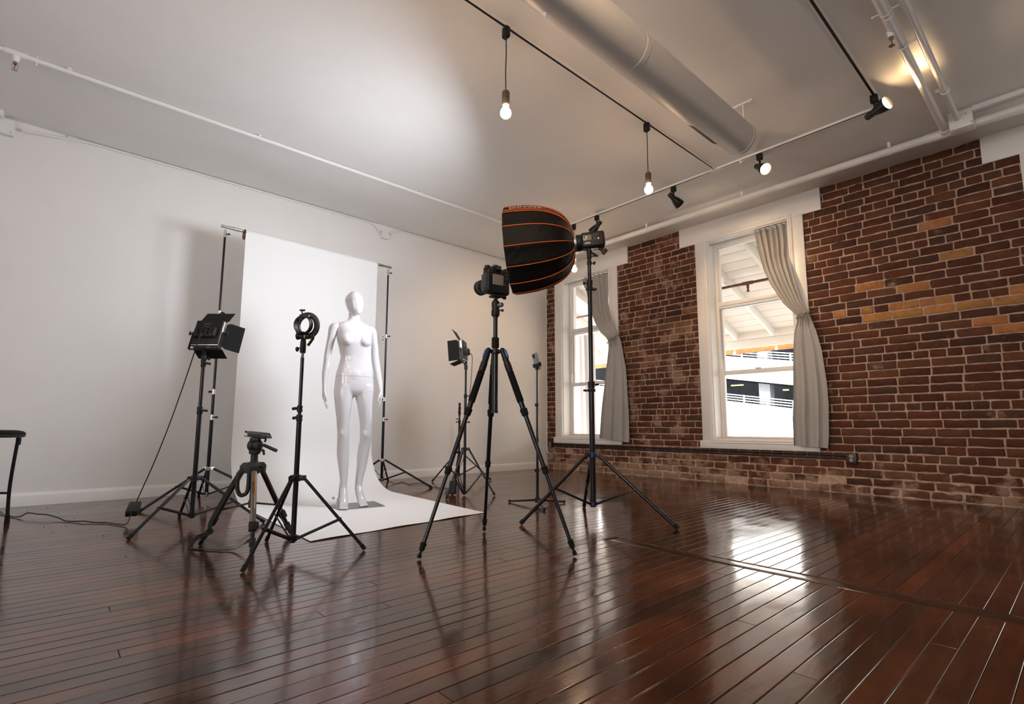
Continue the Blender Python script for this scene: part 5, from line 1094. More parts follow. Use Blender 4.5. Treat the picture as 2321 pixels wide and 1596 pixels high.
rim = [(i*nv, (i+1)*nv, off+(i+1)*nv, off+i*nv) for i in range(len(rows)-1)] + [(i*nv+nv-1, off+i*nv+nv-1, off+(i+1)*nv+nv-1, (i+1)*nv+nv-1) for i in range(len(rows)-1)]
L_ = (len(rows)-1)*nv; rim += [(L_+k, L_+k+1, off+L_+k+1, off+L_+k) for k in range(nv-1)]
mb.add(vs+vs2, fs+[tuple(off+q for q in reversed(f)) for f in fs]+rim); mb.part('sheet', PAPER, pt_, 80)

# ------------------------------------------------------------------ mannequin
MF = V(1.965, 4.10, 0); MP = V(0.902, -0.432, 0); MQ = V(-0.432, -0.902, 0); PHI = math.radians(14)
MFW = MQ*math.cos(PHI)+MP*math.sin(PHI); MLT = MP*math.cos(PHI)-MQ*math.sin(PHI)
def mpos(cx, f, z): return MF + MLT*((cx - f*math.sin(PHI))/math.cos(PHI)) + MFW*f + V(0, 0, z)
def mring(cx, w, b, f, z, n=28, ridge=0, rot=0, sq=2.0):
    a = math.sqrt(max(w*w-(b*math.sin(PHI))**2, (0.3*w)**2))/math.cos(PHI); c = mpos(cx, f, z); out = []
    L, F = MLT, MFW
    if rot: L, F = L*math.cos(rot)-F*math.sin(rot), F*math.cos(rot)+L*math.sin(rot)
    for k in range(n):
        t = 2*PI*k/n; cs, sn = math.cos(t), math.sin(t)
        m_ = (abs(cs)**sq+abs(sn)**sq)**(-1/sq); rr = 1 + ridge*math.exp(-((t-PI/2)/0.30)**2)
        out.append(c + L*a*cs*m_*rr + F*b*sn*m_*rr)
    return out
def dense(tab, k=4):
    P = [Vector((*r, 0, 0, 0))[:] if False else r for r in tab]; out = []
    n = len(P[0])
    for i in range(len(P)-1):
        p0, p1, p2, p3 = P[max(i-1, 0)], P[i], P[i+1], P[min(i+2, len(P)-1)]
        for j in range(k):
            t = j/k; out.append(tuple(0.5*((2*b)+(c-a)*t+(2*a-5*b+4*c-d)*t*t+(3*b-a-3*c+d)*t**3) for a, b, c, d in zip(p0, p1, p2, p3)))
    return out + [P[-1]]
def mell(mb, cx, f, z, r, n=18, m=12): mb.ball(mpos(cx, f, z), r, n, m, Matrix((MLT, MFW, V(0, 0, 1))).transposed())
def remeshed(mb, name, voxel=0.0055, smooth=6, cut=None):
    me = bpy.data.meshes.new('tmp'); me.from_pydata([tuple(v) for v in mb.v], [], mb.f); me.update()
    bm = bmesh.new(); bm.from_mesh(me); bmesh.ops.recalc_face_normals(bm, faces=bm.faces); bm.to_mesh(me); bm.free()
    o = bpy.data.objects.new('tmp', me); COL.objects.link(o)
    m = o.modifiers.new('r', 'REMESH'); m.mode = 'VOXEL'; m.voxel_size = voxel
    s = o.modifiers.new('s', 'SMOOTH'); s.factor = 0.5; s.iterations = smooth
    dg = bpy.context.evaluated_depsgraph_get(); dg.update(); e = bpy.data.meshes.new_from_object(o.evaluated_get(dg))
    vs = [v.co.copy() for v in e.vertices]; fs = [tuple(p.vertices) for p in e.polygons]
    bpy.data.objects.remove(o); bpy.data.meshes.remove(me); bpy.data.meshes.remove(e); return vs, fs
def halves(vs, fs, co, no, gap):
    out = []
    for sg in (1, -1):
        me = bpy.data.meshes.new('t'); me.from_pydata([tuple(v) for v in vs], [], fs); bm = bmesh.new(); bm.from_mesh(me)
        r = bmesh.ops.bisect_plane(bm, geom=list(bm.verts)+list(bm.edges)+list(bm.faces), plane_co=co+no*gap*sg*0.5, plane_no=no*sg, clear_inner=True)
        ed = [g for g in r['geom_cut'] if isinstance(g, bmesh.types.BMEdge)]; bmesh.ops.holes_fill(bm, edges=ed)
        bm.verts.index_update(); out.append(([v.co.copy() for v in bm.verts], [tuple(v.index for v in f.verts) for f in bm.faces])); bm.free(); bpy.data.meshes.remove(me)
    return out
def mannequin():
    t = thing('mannequin', MF, 'glossy white faceless female mannequin standing on a metal plate before the white paper', 'mannequin')
    mb = MB()
    # head
    head = [(1.800, -0.089, 0.012, 0.014, 0.0), (1.793, -0.088, 0.030, 0.036, 0.0), (1.780, -0.088, 0.045, 0.056, 0.0), (1.757, -0.087, 0.064, 0.080, 0.0), (1.725, -0.086, 0.075, 0.094, 0.0), (1.687, -0.082, 0.072, 0.095, 0.002), (1.643, -0.075, 0.063, 0.084, 0.012), (1.618, -0.071, 0.050, 0.066, 0.024), (1.602, -0.066, 0.034, 0.044, 0.036), (1.594, -0.063, 0.014, 0.020, 0.042)]
    mb.loft([mring(c, w_, b, f, z, 36, 0.05 if z < 1.76 else 0, 0.10) for z, c, w_, b, f in dense(head)])
    neck = [(1.660, -0.081, 0.046, 0.048, -0.022), (1.599, -0.081, 0.0465, 0.048, -0.020), (1.573, -0.081, 0.048, 0.050, -0.020), (1.551, -0.083, 0.060, 0.056, -0.018), (1.536, -0.084, 0.085, 0.062, -0.014), (1.522, -0.083, 0.118, 0.066, -0.010), (1.504, -0.083, 0.138, 0.074, -0.006), (1.48, -0.078, 0.146, 0.084, -0.002),
        (1.454, -0.074, 0.146, 0.094, 0.002), (1.417, -0.074, 0.143, 0.100, 0.006), (1.361, -0.069, 0.139, 0.100, 0.008), (1.330, -0.065, 0.134, 0.096, 0.008), (1.280, -0.059, 0.128, 0.088, 0.006), (1.231, -0.052, 0.126, 0.083, 0.004), (1.176, -0.053, 0.134, 0.086, 0.002), (1.102, -0.058, 0.148, 0.097, 0.0), (1.035, -0.058, 0.155, 0.106, -0.006), (0.985, -0.058, 0.159, 0.108, -0.010), (0.945, -0.058, 0.158, 0.098, -0.008), (0.918, -0.058, 0.120, 0.07, -0.004)]
    mb.loft([mring(c, w_, b, f, z, 40, 0, 0, 2.25) for z, c, w_, b, f in dense(neck)])
    for cx, rr in ((-0.126, 0.060), (0.012, 0.060)):
        mell(mb, cx, 0.072, 1.372, (rr, 0.050, 0.058)); mell(mb, cx-0.002, 0.084, 1.362, (0.044, 0.046, 0.044)); mell(mb, cx+0.002, 0.045, 1.42, (0.055, 0.045, 0.065))
    for cx in (-0.12, 0.02): mell(mb, cx, -0.062, 0.945, (0.075, 0.062, 0.085))
    mell(mb, -0.055, 0.055, 1.075, (0.085, 0.050, 0.085))
    # collar bones and abdomen
    for sg in (-1, 1):
        mb.path([mpos(-0.078+sg*0.018, 0.046, 1.507), mpos(-0.078+sg*0.07, 0.055, 1.517), mpos(-0.078+sg*0.118, 0.030, 1.508)], [0.007, 0.007, 0.005], 10)
        mell(mb, -0.050+sg*0.030, 0.048, 1.225, (0.040, 0.038, 0.125))
    # legs
    LL = [(1.000, -0.125, 0.085, 0.098, -0.005), (0.940, -0.140, 0.080, 0.098, -0.004), (0.829, -0.138, 0.0675, 0.086, 0.006), (0.718, -0.135, 0.0545, 0.070, 0.014), (0.651, -0.132, 0.050, 0.060, 0.016), (0.607, -0.129, 0.0485, 0.055, 0.018), (0.571, -0.129, 0.047, 0.052, 0.018), (0.534, -0.129, 0.046, 0.050, 0.010), (0.490, -0.129, 0.047, 0.052, -0.004), (0.425, -0.126, 0.0485, 0.056, -0.018), (0.367, -0.122, 0.0445, 0.052, -0.020), (0.316, -0.118, 0.039, 0.046, -0.018), (0.259, -0.114, 0.033, 0.038, -0.014), (0.209, -0.112, 0.0285, 0.032, -0.012), (0.165, -0.110, 0.027, 0.032, -0.012), (0.130, -0.109, 0.030, 0.034, -0.008)]
    LR = [(1.000, 0.022, 0.080, 0.098, -0.005), (0.940, 0.024, 0.079, 0.097, 0.000), (0.829, 0.034, 0.064, 0.084, 0.014), (0.718, 0.044, 0.0535, 0.068, 0.022), (0.651, 0.047, 0.049, 0.059, 0.022), (0.607, 0.048, 0.048, 0.054, 0.020), (0.571, 0.049, 0.047, 0.051, 0.014), (0.534, 0.047, 0.0455, 0.049, 0.000), (0.490, 0.040, 0.048, 0.052, -0.020), (0.425, 0.033, 0.0475, 0.055, -0.045), (0.367, 0.029, 0.0435, 0.051, -0.058), (0.316, 0.025, 0.039, 0.045, -0.066), (0.259, 0.017, 0.0345, 0.038, -0.073), (0.209, 0.010, 0.031, 0.033, -0.078), (0.165, 0.007, 0.0295, 0.032, -0.080), (0.130, 0.008, 0.031, 0.034, -0.078)]
    for LG in (LL, LR):
        mb.loft([mring(c, w_, b, f, z, 28) for z, c, w_, b, f in dense(LG)])
        i = 5; z, c, w_, b, f = LG[i]; mell(mb, c, f+b*0.72, z-0.005, (0.026, 0.020, 0.036))
    for c0, c1, a in ((-0.109, -0.098, 0.0), (0.008, 0.056, -0.070)):
        seq = [(0.150, 0.0, 0.028, 0.032), (0.118, 0.012, 0.031, 0.036), (0.086, 0.040, 0.032, 0.032), (0.058, 0.070, 0.034, 0.026), (0.034, 0.098, 0.036, 0.020), (0.022, 0.120, 0.036, 0.0155), (0.018, 0.138, 0.032, 0.012)]
        R_ = []
        for i, (z, f, w_, h_) in enumerate(dense(seq, 3)):
            cc = c0+(c1-c0)*min(1, max(0, f/0.14)); up_ = V(0, 0, 1)*min(1, f/0.09)+MFW*-max(0, 1-f/0.09); up_ = (V(0, 0, 1)*(0.25+f*6)+MFW*(1-f*6.5)).normalized() if f < 0.12 else V(0, 0, 1)
            ctr = mpos(cc, a+f, z)
            R_.append([ctr + MLT*w_*math.cos(2*PI*k/20) + up_*h_*math.sin(2*PI*k/20) for k in range(20)])
        mb.loft(R_)
        mell(mb, c0, a-0.030, 0.100, (0.026, 0.028, 0.034)); mell(mb, c0, a-0.010, 0.13, (0.027, 0.034, 0.045))
        for k, (o_, fo, r_) in enumerate(((-0.029, 0.142, 0.0078), (-0.0155, 0.150, 0.0080), (-0.002, 0.155, 0.0083), (0.0115, 0.159, 0.0088), (0.026, 0.158, 0.0110))):
            s_ = o_ if c0 < -0.05 else -o_
            mb.path([mpos(c1+s_*0.9, a+0.118, 0.020), mpos(c1+s_, a+fo-0.012, 0.0185), mpos(c1+s_*1.02, a+fo, 0.0165)], [r_*1.05, r_*1.05, r_*0.75], 10)
            mb.ball(mpos(c1+s_*1.02, a+fo, 0.0165), r_*0.8, 10, 8)
    vs, fs = remeshed(mb, 'body', 0.0052, 14)
    (up_v, up_f), (lo_v, lo_f) = halves(vs, fs, V(0, 0, 1.068), V(0, 0, 1), 0.0014)
    m1 = MB(); m1.add(up_v, up_f); m1.part('torso', GLOSSW, t, 60)
    ctr = mpos(-0.058, 0, 0)
    (ri_v, ri_f), (le_v, le_f) = halves(lo_v, lo_f, ctr, MLT, 0.0)
    no = (V(0, 0, 1) - MLT*(0.0456/0.155)).normalized()
    (hu_v, hu_f), (hl_v, hl_f) = halves(ri_v, ri_f, mpos(-0.056, 0, 0.914), no, 0.0014)
    m2 = MB(); m2.add(le_v, le_f); m2.add(hu_v, hu_f); m2.part('hips_and_leg', GLOSSW, t, 60)
    m2 = MB(); m2.add(hl_v, hl_f); m2.part('leg', GLOSSW, t, 60)
    # arms
    AL = [(1.512, -0.226, 0.022, 0.030, -0.004), (1.500, -0.229, 0.038, 0.046, -0.004), (1.478, -0.236, 0.043, 0.052, -0.004), (1.440, -0.246, 0.038, 0.048, -0.006), (1.395, -0.253, 0.034, 0.042, -0.008), (1.342, -0.262, 0.0315, 0.037, -0.010), (1.262, -0.274, 0.029, 0.034, -0.014), (1.194, -0.279, 0.0285, 0.034, -0.014), (1.139, -0.282, 0.0285, 0.034, -0.006), (1.084, -0.287, 0.0265, 0.030, 0.006), (1.022, -0.289, 0.020, 0.024, 0.020), (0.982, -0.290, 0.0155, 0.022, 0.030), (0.955, -0.290, 0.0165, 0.026, 0.036)]
    AR_ = [(1.512, 0.052, 0.022, 0.030, -0.004), (1.500, 0.054, 0.036, 0.046, -0.004), (1.478, 0.064, 0.042, 0.052, -0.004), (1.440, 0.077, 0.037, 0.048, -0.006), (1.395, 0.084, 0.034, 0.042, -0.008), (1.330, 0.096, 0.0325, 0.037, -0.012), (1.249, 0.105, 0.033, 0.034, -0.016), (1.176, 0.118, 0.0325, 0.034, -0.014), (1.133, 0.126, 0.031, 0.034, -0.008), (1.084, 0.137, 0.028, 0.030, 0.004), (1.022, 0.150, 0.0235, 0.024, 0.018), (0.982, 0.156, 0.0185, 0.022, 0.028), (0.955, 0.159, 0.0185, 0.026, 0.034)]
    for side, A in ((-1, AL), (1, AR_)):
        mb = MB(); mb.loft([mring(c, w_, b, f, z, 24) for z, c, w_, b, f in dense(A)])
        cx0, tipx = (A[-1][1], -0.262) if side < 0 else (A[-1][1], 0.146)
        cm = cx0 + (0.003 if side < 0 else 0.002)
        mell(mb, cm, 0.044, 0.918, (0.0145, 0.034, 0.050)); mell(mb, cm, 0.040, 0.945, (0.0155, 0.026, 0.035))
        for k, (fo, ln, r_) in enumerate(((0.070, 0.082, 0.0072), (0.053, 0.094, 0.0074), (0.036, 0.088, 0.0072), (0.020, 0.070, 0.0064))):
            z0 = 0.896-0.004*abs(k-1); spread = (fo-0.045)*0.35; dx = tipx-cm; bend = 0.5+0.18*k
            pts = [mpos(cm, fo-0.002, z0+0.022), mpos(cm+dx*0.10, fo+spread*0.3+0.002, z0-0.006), mpos(cm+dx*0.42, fo+spread*0.7+0.003, z0-ln*0.45), mpos(cm+dx*(0.72+0.1*bend), fo+spread+0.002, z0-ln*0.76), mpos(cm+dx*(0.95+0.2*bend), fo+spread-0.001, z0-ln)]
            q = smooth_pts(pts, 4); K = len(q); mb.path(q, [r_*(1.12-0.35*i/K) for i in range(K)], 10); mb.ball(q[-1], r_*0.77, 10, 8)
        dx = (0.020 if side < 0 else -0.020)
        q = smooth_pts([mpos(cm+dx*0.1, 0.058, 0.945), mpos(cm+dx*0.5, 0.080, 0.918), mpos(cm+dx*0.9, 0.090, 0.890), mpos(cm+dx*1.2, 0.092, 0.862)], 4); K = len(q)
        mb.path(q, [0.0115-0.0045*i/K for i in range(K)], 10); mb.ball(q[-1], 0.0068, 10, 8)
        vs, fs = remeshed(mb, 'arm', 0.0036, 4); m3 = MB(); m3.add(vs, fs); m3.part('arm', GLOSSW, t, 60)
    # support rod with clamp knob, and the metal plate
    mb = MB(); mb.tube(mpos(-0.150, -0.095, 0.006), mpos(-0.128, -0.07, 0.36), 0.006); mb.part('support_rod', STEEL, t)
    mb = MB(); mb.lathe([(0.006, 0.017), (0.02, 0.016), (0.06, 0.012), (0.075, 0.012)], mpos(-0.150, -0.095, 0), (0, 0, 1), 16); mb.tube(mpos(-0.150, -0.095, 0.07), mpos(-0.185, -0.09, 0.072), 0.004); mb.box(mpos(-0.19, -0.09, 0.072), (0.014, 0.014, 0.022), None, 0.004); mb.part('rod_clamp', CHROME, t)
    c4 = [V(1.805, 4.315, 0), V(1.774, 4.013, 0), V(2.139, 3.948, 0), V(2.200, 4.262, 0)]
    mb = MB(); mb.plate([p+V(0, 0, 0.0072) for p in c4], 0.004, (0, 0, 1)); mb.part('base_plate', PLATE, t)
PLATE = mat('brushed steel plate', (0.30, 0.28, 0.265), 0.40, metal=0.85, noise=0.06, nscale=40)
mannequin()

# ------------------------------------------------------------------ stool, cables, power adapter at the left
def stool():
    c = V(-0.265, 4.96, 0); t = thing('stool', c, 'small black padded folding stool cut off by the left edge', 'stool')
    r_ = V(math.cos(VR), math.sin(VR), 0); f_ = V(math.cos(YAW), math.sin(YAW), 0)
    mb = MB(); mb.lathe([(0.578, 0.0), (0.578, 0.165), (0.585, 0.172), (0.598, 0.172)], c, (0, 0, 1), 40); mb.part('seat_base', DGREY, t)
    mb = MB(); mb.lathe([(0.598, 0.172), (0.606, 0.172), (0.618, 0.160), (0.626, 0.13), (0.63, 0.0)], c, (0, 0, 1), 40); mb.part('seat_cushion', RUBBER, t)
    for s_, d in ((1, 1), (-1, 1), (1, -1), (-1, -1)):
        a = c+r_*0.105*s_+f_*0.09*d+V(0, 0, 0.575); m_ = c+r_*0.02*s_+f_*0.10*d+V(0, 0, 0.30); b = c+r_*0.072*s_+f_*0.11*d+V(0, 0, 0.02)
        mb = MB(); mb.path(smooth_pts([a, a-V(0, 0, 0.06)-r_*0.008*s_, c+r_*0.072*s_+f_*0.10*d+V(0, 0, 0.24), b], 6), 0.0105, 12); lg = mb.part('leg', BLKGLOSS, t)
        mb = MB(); mb.lathe([(0, 0.015), (0.05, 0.0135), (0.052, 0.011)], V(b.x, b.y, 0), (0, 0, 1), 12); mb.part('rubber_foot', RUBBER, lg)
        mb = MB(); mb.lathe([(-0.05, 0.013), (-0.02, 0.0145), (0.0, 0.0145)], a, (0, 0, 1), 14); mb.part('socket', BLKPL, lg)
    for d in (1, -1):
        mb = MB(); mb.tube(c+r_*0.072+f_*0.10*d+V(0, 0, 0.2), c-r_*0.072+f_*0.10*d+V(0, 0, 0.2), 0.008); mb.part('rung', BLKGLOSS, t)
stool()
def cable(name, pts, r, label, k=8):
    mb = MB(); mb.path(smooth_pts(pts, k), r, 8); return tag(mb.solo(name, BLACKC, 80), label, 'cable')
BLACKC = mat('black cable rubber', (0.010, 0.010, 0.011), 0.5)
# adapter resting against the foot of the left backdrop stand leg
ad0 = V(0.485, 4.415, 0); adx = V(0.10, 0.40, 0.135).normalized(); ady = V(-adx.y, adx.x, 0).normalized()*-1; adz = adx.cross(ady); adz = adz if adz.z > 0 else -adz
ADR = Matrix((adx, ady, adz)).transposed(); adc = ad0+V(0, 0, 0.058)+adx*0.085
t = thing('power_adapter', V(adc.x, adc.y, 0.0), 'black power brick on the floor by the left stand leg, a cable at each end', 'power adapter')
mb = MB(); mb.box(adc+V(0, 0, 0.002), (0.155, 0.070, 0.042), ADR, 0.006); mb.part('case', BLKPL, t)
for s_ in (-1, 1):
    mb = MB(); mb.lathe([(0.077, 0.009), (0.10, 0.007), (0.112, 0.0045)], adc+V(0, 0, 0.002), adx*s_, 10); mb.part('strain_relief', RUBBER, t)
e1 = adc+adx*0.112+V(0, 0, 0.002); e0 = adc-adx*0.112+V(0, 0, 0.002)
pj = PL(0.0, -0.048, -0.032)
cable('panel_cable', [pj, pj-V(0.03, 0.035, 0.03), lerp(pj, e1, 0.22)-V(0.015, 0, 0.05), lerp(pj, e1, 0.45)-V(0.01, 0.0, 0.075), lerp(pj, e1, 0.7)-V(0.005, 0, 0.06), lerp(pj, e1, 0.9)+V(0, 0, -0.015), e1], 0.0036, 'thin black cable hanging from the left led panel down to the power brick')
cable('mains_cable', [e0, V(0.455, 4.33, 0.012), V(0.41, 4.42, 0.006), V(0.367, 4.52, 0.006), V(0.30, 4.60, 0.006), V(0.255, 4.66, 0.010), V(0.209, 4.722, 0.006), V(0.16, 4.79, 0.006), V(0.115, 4.93, 0.018), V(0.06, 5.02, 0.03), V(0.01, 5.10, 0.03), V(-0.04, 5.19, 0.032), V(-0.075, 5.19, 0.012), V(-0.11, 5.24, 0.006), V(-0.17, 5.42, 0.006), V(-0.22, 5.72, 0.02), V(-0.235, 5.88, 0.06)], 0.0042, 'black power cord winding over the boards from the power brick to the left edge')
# right led panel cable and its adapter
pj = PR(0.0, -0.048, -0.032)
cable('panel_cable', [pj, pj+V(0.02, -0.03, -0.01), pj+V(0.028, -0.03, -0.10), pj+V(0.012, -0.02, -0.40), V(3.085, 4.105, 0.72), V(3.035, 4.085, 0.62), V(3.04, 4.075, 0.40), V(3.02, 4.15, 0.22), V(3.005, 4.19, 0.125)], 0.0032, 'thin black cable hanging from the edge-on led panel down its stand')
t = thing('power_adapter', (2.99, 4.20, 0.0), 'black power brick leaning at the foot of the edge-on led panel stand', 'power adapter')
mb = MB(); R_ = Matrix.Rotation(0.5, 3, 'Z') @ Matrix.Rotation(0.22, 3, 'Y'); mb.box((2.995, 4.20, 0.070), (0.045, 0.065, 0.125), R_, 0.006); mb.part('case', BLKPL, t)
cable('mains_cable', [V(2.985, 4.22, 0.016), V(3.02, 4.36, 0.006), V(3.16, 4.52, 0.006), V(3.25, 4.62, 0.006), V(3.16, 4.86, 0.006), V(3.27, 5.02, 0.006), V(3.25, 5.25, 0.010), V(3.14, 5.26, 0.006), V(3.20, 5.50, 0.006), V(3.04, 5.40, 0.006), V(2.98, 5.50, 0.05), V(2.88, 5.60, 0.16), V(2.82, 5.72, 0.29), V(2.80, 5.90, 0.335)], 0.0038, 'black power cord curling on the floor behind the white paper, by the right backdrop stand')
t = thing('wall_outlet', (2.80, YW, 0.28), 'white wall outlet with a plugged black cord, hidden behind the mannequin legs', 'outlet')
mb = MB(); mb.box((2.80, YW-0.004, 0.335), (0.075, 0.008, 0.118), None, 0.003); mb.part('cover', W_TRIM, t)
mb = MB(); mb.box((2.80, YW-0.022, 0.335), (0.03, 0.03, 0.03), None, 0.005); mb.part('plug', BLKPL, t)

# ------------------------------------------------------------------ outside the windows
SL = -0.36; RZ = lambda x: 2.154 - SL*(8.8-x)          # underside of the rafters
t = thing('porch_roof', (7.6, 2.5, 2.1), 'white boarded porch roof with sloping rafters, seen through the windows', 'porch roof')
d_ = V(1, 0, SL).normalized(); nn_ = V(-SL, 0, 1).normalized(); R_ = Matrix((d_, V(0, 1, 0), nn_)).transposed()
mb = MB(); bw = 0.20; L_ = 2.55/d_.x
x = 6.42
while x < 8.95:
    mb.box(V(x+bw/2*d_.x, 4.3, RZ(x+bw/2*d_.x)+0.14+0.012/d_.x), (bw-0.006, 14.6, 0.022), R_, 0.003); x += bw*d_.x
mb.part('roof_boards', PORCHW, t)
mb = MB(); mb.box(V(7.68, 4.3, RZ(7.68)+0.14+0.04), (2.7, 14.7, 0.02), R_); mb.part('roof_cover', CONCG, t)
for k in range(-9, 14):
    y = 3.39+0.605*k; p, q = V(6.40, y, RZ(6.40)+0.07), V(8.82, y, RZ(8.82)+0.07)
    mb = MB(); mb.box((p+q)/2, ((q-p).length, 0.042, 0.135), R_, 0.002); mb.part('rafter', PORCHW, t)
mb = MB(); mb.bx(8.83, 8.87, -3.0, 11.6, 2.150, 2.31, 0.003); mb.bx(8.83, 8.88, -3.0, 11.6, 2.005, 2.146, 0.003); mb.part('fascia_beam', PORCHW, t)
for y in (-2.9, 11.5):
    mb = MB(); mb.bx(8.80, 8.90, y-0.05, y+0.05, -9.0, 2.01, 0.004); mb.part('post', PORCHW, t)
t = thing('wood_beam', (9.3, 2.3, 1.98), 'orange stained timber beam beyond the porch edge', 'beam')
mb = MB(); mb.bx(9.26, 9.34, -3.0, 11.6, 1.985, 2.105, 0.004); mb.part('timber', OWOOD, t)
for y in (-2.9, 11.5):
    mb = MB(); mb.bx(9.25, 9.35, y-0.05, y+0.05, -9.0, 1.985); mb.part('post', OWOOD, t)
first = None
for i, (y, lb) in enumerate(((4.07, 'clear string light bulb under the porch beam, left in the nearer window'), (3.37, 'clear string light bulb under the porch beam, right in the nearer window'), (6.3, 'clear string light bulb under the porch beam, seen in the corner window'))):
    if first is None:
        first = thing('string_bulb', (8.86, y, 2.005)); 
        mb = MB(); o_ = V(8.86, y, 2.005); mb.lathe([(0, 0.008), (0.03, 0.010), (0.032, 0.004)], o_, (0, 0, -1), 12); mb.part('socket', RAILW, first)
        mb = MB(); mb.lathe([(0.03, 0.010), (0.045, 0.020), (0.062, 0.024), (0.078, 0.020), (0.088, 0.0)], o_, (0, 0, -1), 16); mb.part('bulb', BULBCLR, first, 80); o = first
    else: o = dup(first, (8.86, y, 2.005))
    tag(o, lb, 'light bulb', 'string lights under the porch beam')
t = thing('porch_pipe', (7.2, 2.5, 2.66), 'rusty sprinkler pipe under the porch roof, seen through the windows', 'pipe')
mb = MB(); mb.tube((7.2, -3.0, 2.672), (7.2, 7.6, 2.672), 0.019, n=12); mb.part('tube', RUST, t)
mb = MB(); mb.tube((7.2, 3.0, 2.672), (7.2, 3.14, 2.672), 0.026, n=12); mb.tube((7.2, 3.07, 2.66), (7.2, 3.07, 2.60), 0.018, n=12); mb.tube((7.2, 3.07, 2.60), (7.2, 3.07, 2.56), 0.012); mb.tube((7.2, 3.07, 2.555), (7.2, 3.07, 2.55), 0.02)
for s_ in (-1, 1): mb.path([(7.2, 3.07+0.012*s_, 2.575), (7.2, 3.07+0.02*s_, 2.565), (7.2, 3.07+0.012*s_, 2.552)], 0.003, 6)
mb.part('drop_head', RUST, t)
for y in (1.6, 2.78+0.02, 4.02, 5.2, 6.4):
    mb = MB(); mb.tube((7.2, y, 2.69), (7.2, y, RZ(7.2)+0.05), 0.004); mb.part('hanger', RAILW, t)
# drape outside the corner window
mb = MB(); rows = []
for i in range(31):
    z = 0.30+1.95*i/30; row = []
    for k in range(61):
        u = k/60; yr = 5.60+0.0*u+0.05*(1-i/30)*0 - 0.045*(1-i/30)
        y = 6.10*(1-u)+yr*u; row.append(V(6.9+0.025*math.sin(2*PI*(1.2*u+2.8*u*u)+0.3*z)*(0.3+0.9*u), y, z))
    rows.append(row)
vs = [p for r in rows for p in r]; vs2 = [p+V(0.003, 0, 0) for p in vs]; off = len(vs)
fs = [(i*61+k, i*61+k+1, (i+1)*61+k+1, (i+1)*61+k) for i in range(30) for k in range(60)]
rim = [(i*61, (i+1)*61, off+(i+1)*61, off+i*61) for i in range(30)]+[(i*61+60, off+i*61+60, off+(i+1)*61+60, (i+1)*61+60) for i in range(30)]+[(k, off+k, off+k+1, k+1) for k in range(60)]+[(30*61+k, 30*61+k+1, off+30*61+k+1, off+30*61+k) for k in range(60)]
mb.add(vs+vs2, fs+[tuple(off+q for q in reversed(f)) for f in fs]+rim)
t = thing('outdoor_drape', (6.9, 5.85, 0.3), 'pale white drape hanging outside behind the corner window', 'drape'); mb.part('cloth', SHEETW, t, 80)
mb = MB(); mb.tube((6.9, 5.4, 2.262), (6.9, 6.3, 2.262), 0.010)
for y in (5.45, 6.25): mb.tube((6.9, y, 2.262), (6.9, y, RZ(6.9)+0.15), 0.004)
mb.part('hanging_rod', RAILW, t)
mb = MB(); mb.bx(6.42, 9.2, -3.1, 11.4, -0.22, -0.12); tag(mb.solo('porch_deck', PORCHW), 'pale porch deck outside below the windows', 'deck')

# parking garage across the street (sloping ramps)
XG = 45.0; G = XG/20.0; gz = lambda z: 0.66+(z-0.66)*G; gy = lambda y: y*G
t = thing('parking_garage', (XG+4, gy(8.3), -9), 'white concrete parking garage with railings and sloping ramps across the street', 'building')
ya, yb = -60.0, 110.0
def band(z_at, y_at, slope, y): return gz(z_at + slope*(y/G - y_at))
def slab(top, bot, x0, x1, m, nm):
    mb = MB(); mb.loft([[V(x0, y, band(*top, y)), V(x1, y, band(*top, y)), V(x1, y, band(*bot, y)), V(x0, y, band(*bot, y))] for y in (ya, 20, yb)]); return mb.part(nm, m, t)
s1t, s1b = (3.389, 9.404, 0.170), (2.546, 9.411, 0.163); rt_, rb_ = (1.936, 9.423, 0.148), (1.607, 9.422, 0.150)
slab((5.6, 9.4, 0.17), (4.45, 9.4, 0.17), XG, XG+0.5, CONCW, 'spandrel'); slab(s1t, s1b, XG, XG+0.5, CONCW, 'spandrel')
slab(rb_, (-4.0, 9.4, 0.05), XG, XG+0.5, CONCW, 'spandrel')
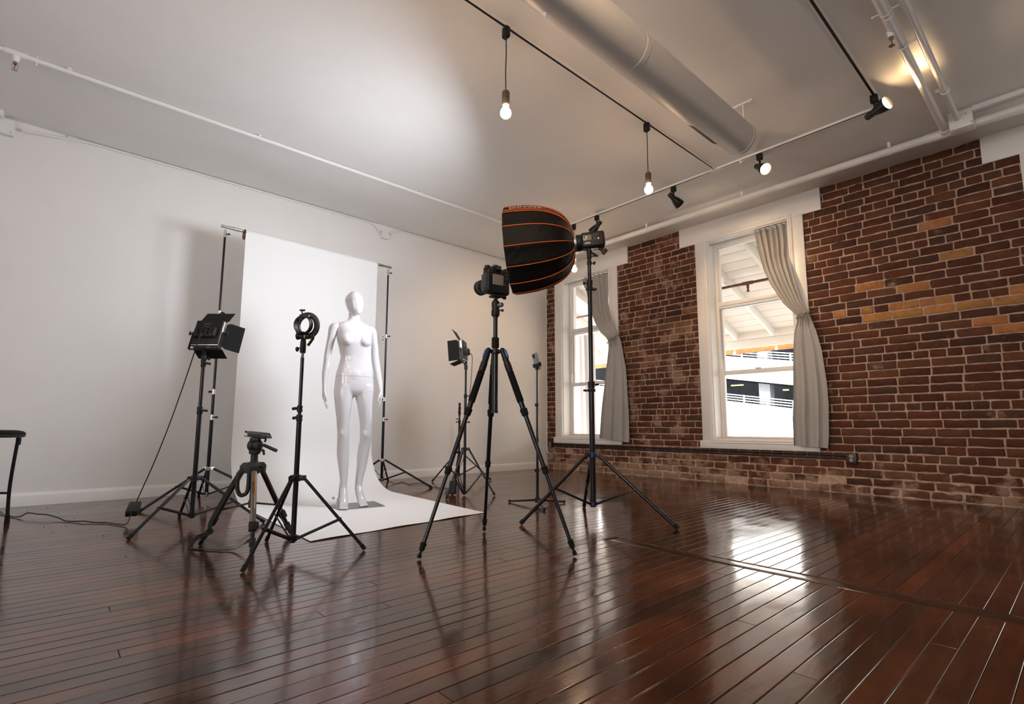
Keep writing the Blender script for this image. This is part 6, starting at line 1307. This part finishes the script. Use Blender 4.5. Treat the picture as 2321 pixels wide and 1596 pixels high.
slab((2.66, 9.4, 0.163), (2.56, 9.4, 0.163), XG+0.5, XG+14, CONCD, 'ramp_slab'); slab((4.55, 9.4, 0.17), (4.45, 9.4, 0.17), XG+0.5, XG+14, CONCD, 'ramp_slab'); slab((1.55, 9.4, 0.15), (1.45, 9.4, 0.15), XG+0.5, XG+14, CONCD, 'ramp_slab'); slab((3.30, 9.4, 0.17), (3.2, 9.4, 0.17), XG+0.5, XG+14, CONCD, 'ramp_slab')
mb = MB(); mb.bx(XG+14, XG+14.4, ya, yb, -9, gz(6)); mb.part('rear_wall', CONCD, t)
for k in range(-3, 5):
    for (tp, bt_) in ((s1b, rb_), ((4.45, 9.4, 0.17), s1t)):
        y0 = gy(8.23)+k*gy(2.9); mb = MB(); mb.loft([[V(XG+0.6, y, band(*bt_, y)-0.2), V(XG+1.5, y, band(*bt_, y)-0.2), V(XG+1.5, y, band(*tp, y)-0.12), V(XG+0.6, y, band(*tp, y)-0.12)] for y in (y0-gy(0.205), y0+gy(0.205))]); mb.part('column', CONCG, t)
for (tp, bt_) in ((rt_, rb_), ((3.72, 9.4, 0.17), s1t)):
    for k in range(4):
        f = k/3.4; zf = tuple(a*(1-f)+b*f for a, b in zip(tp, bt_)); mb = MB(); mb.path([V(XG+0.15, y, band(*zf, y)) for y in (-30, 20, 75)], 0.045, 6); mb.part('rail', RAILW, t)
    for k in range(-18, 22):
        y = gy(8.93+0.885*k*-1)
        if -30 < y < 75:
            mb = MB(); mb.bx(XG+0.10, XG+0.20, y-0.05, y+0.05, band(*bt_, y)-0.05, band(*tp, y)+0.05); mb.part('rail_post', RAILW, t)
for (y, z, w_) in ((9.25, 2.30, 0.36), (7.45, 2.02, 0.14)):
    mb = MB(); mb.box((XG+6, gy(y)*1.12, gz(z)*1.1), (0.3, gy(w_)*1.4, 0.10)); mb.part('ceiling_lamp', YLAMP, t)
mb = MB(); mb.box((XG-0.02, gy(8.82), gz(0.985)), (0.06, gy(0.53), 0.17)); mb.part('drain_slot', CONCG, t)
mb = MB(); mb.path([V(XG-0.04, gy(9.42), gz(1.36)), V(XG-0.04, gy(8.6), gz(1.27)), V(XG-0.04, gy(7.9), gz(1.225)), V(XG-0.04, gy(6.8), gz(1.19))], 0.03, 6); mb.part('service_cable', CONCD, t)
mb = MB(); mb.bx(6.45, XG+16, ya, yb, -9.3, -9.0); struct(mb.solo('street_ground', GRASSG))
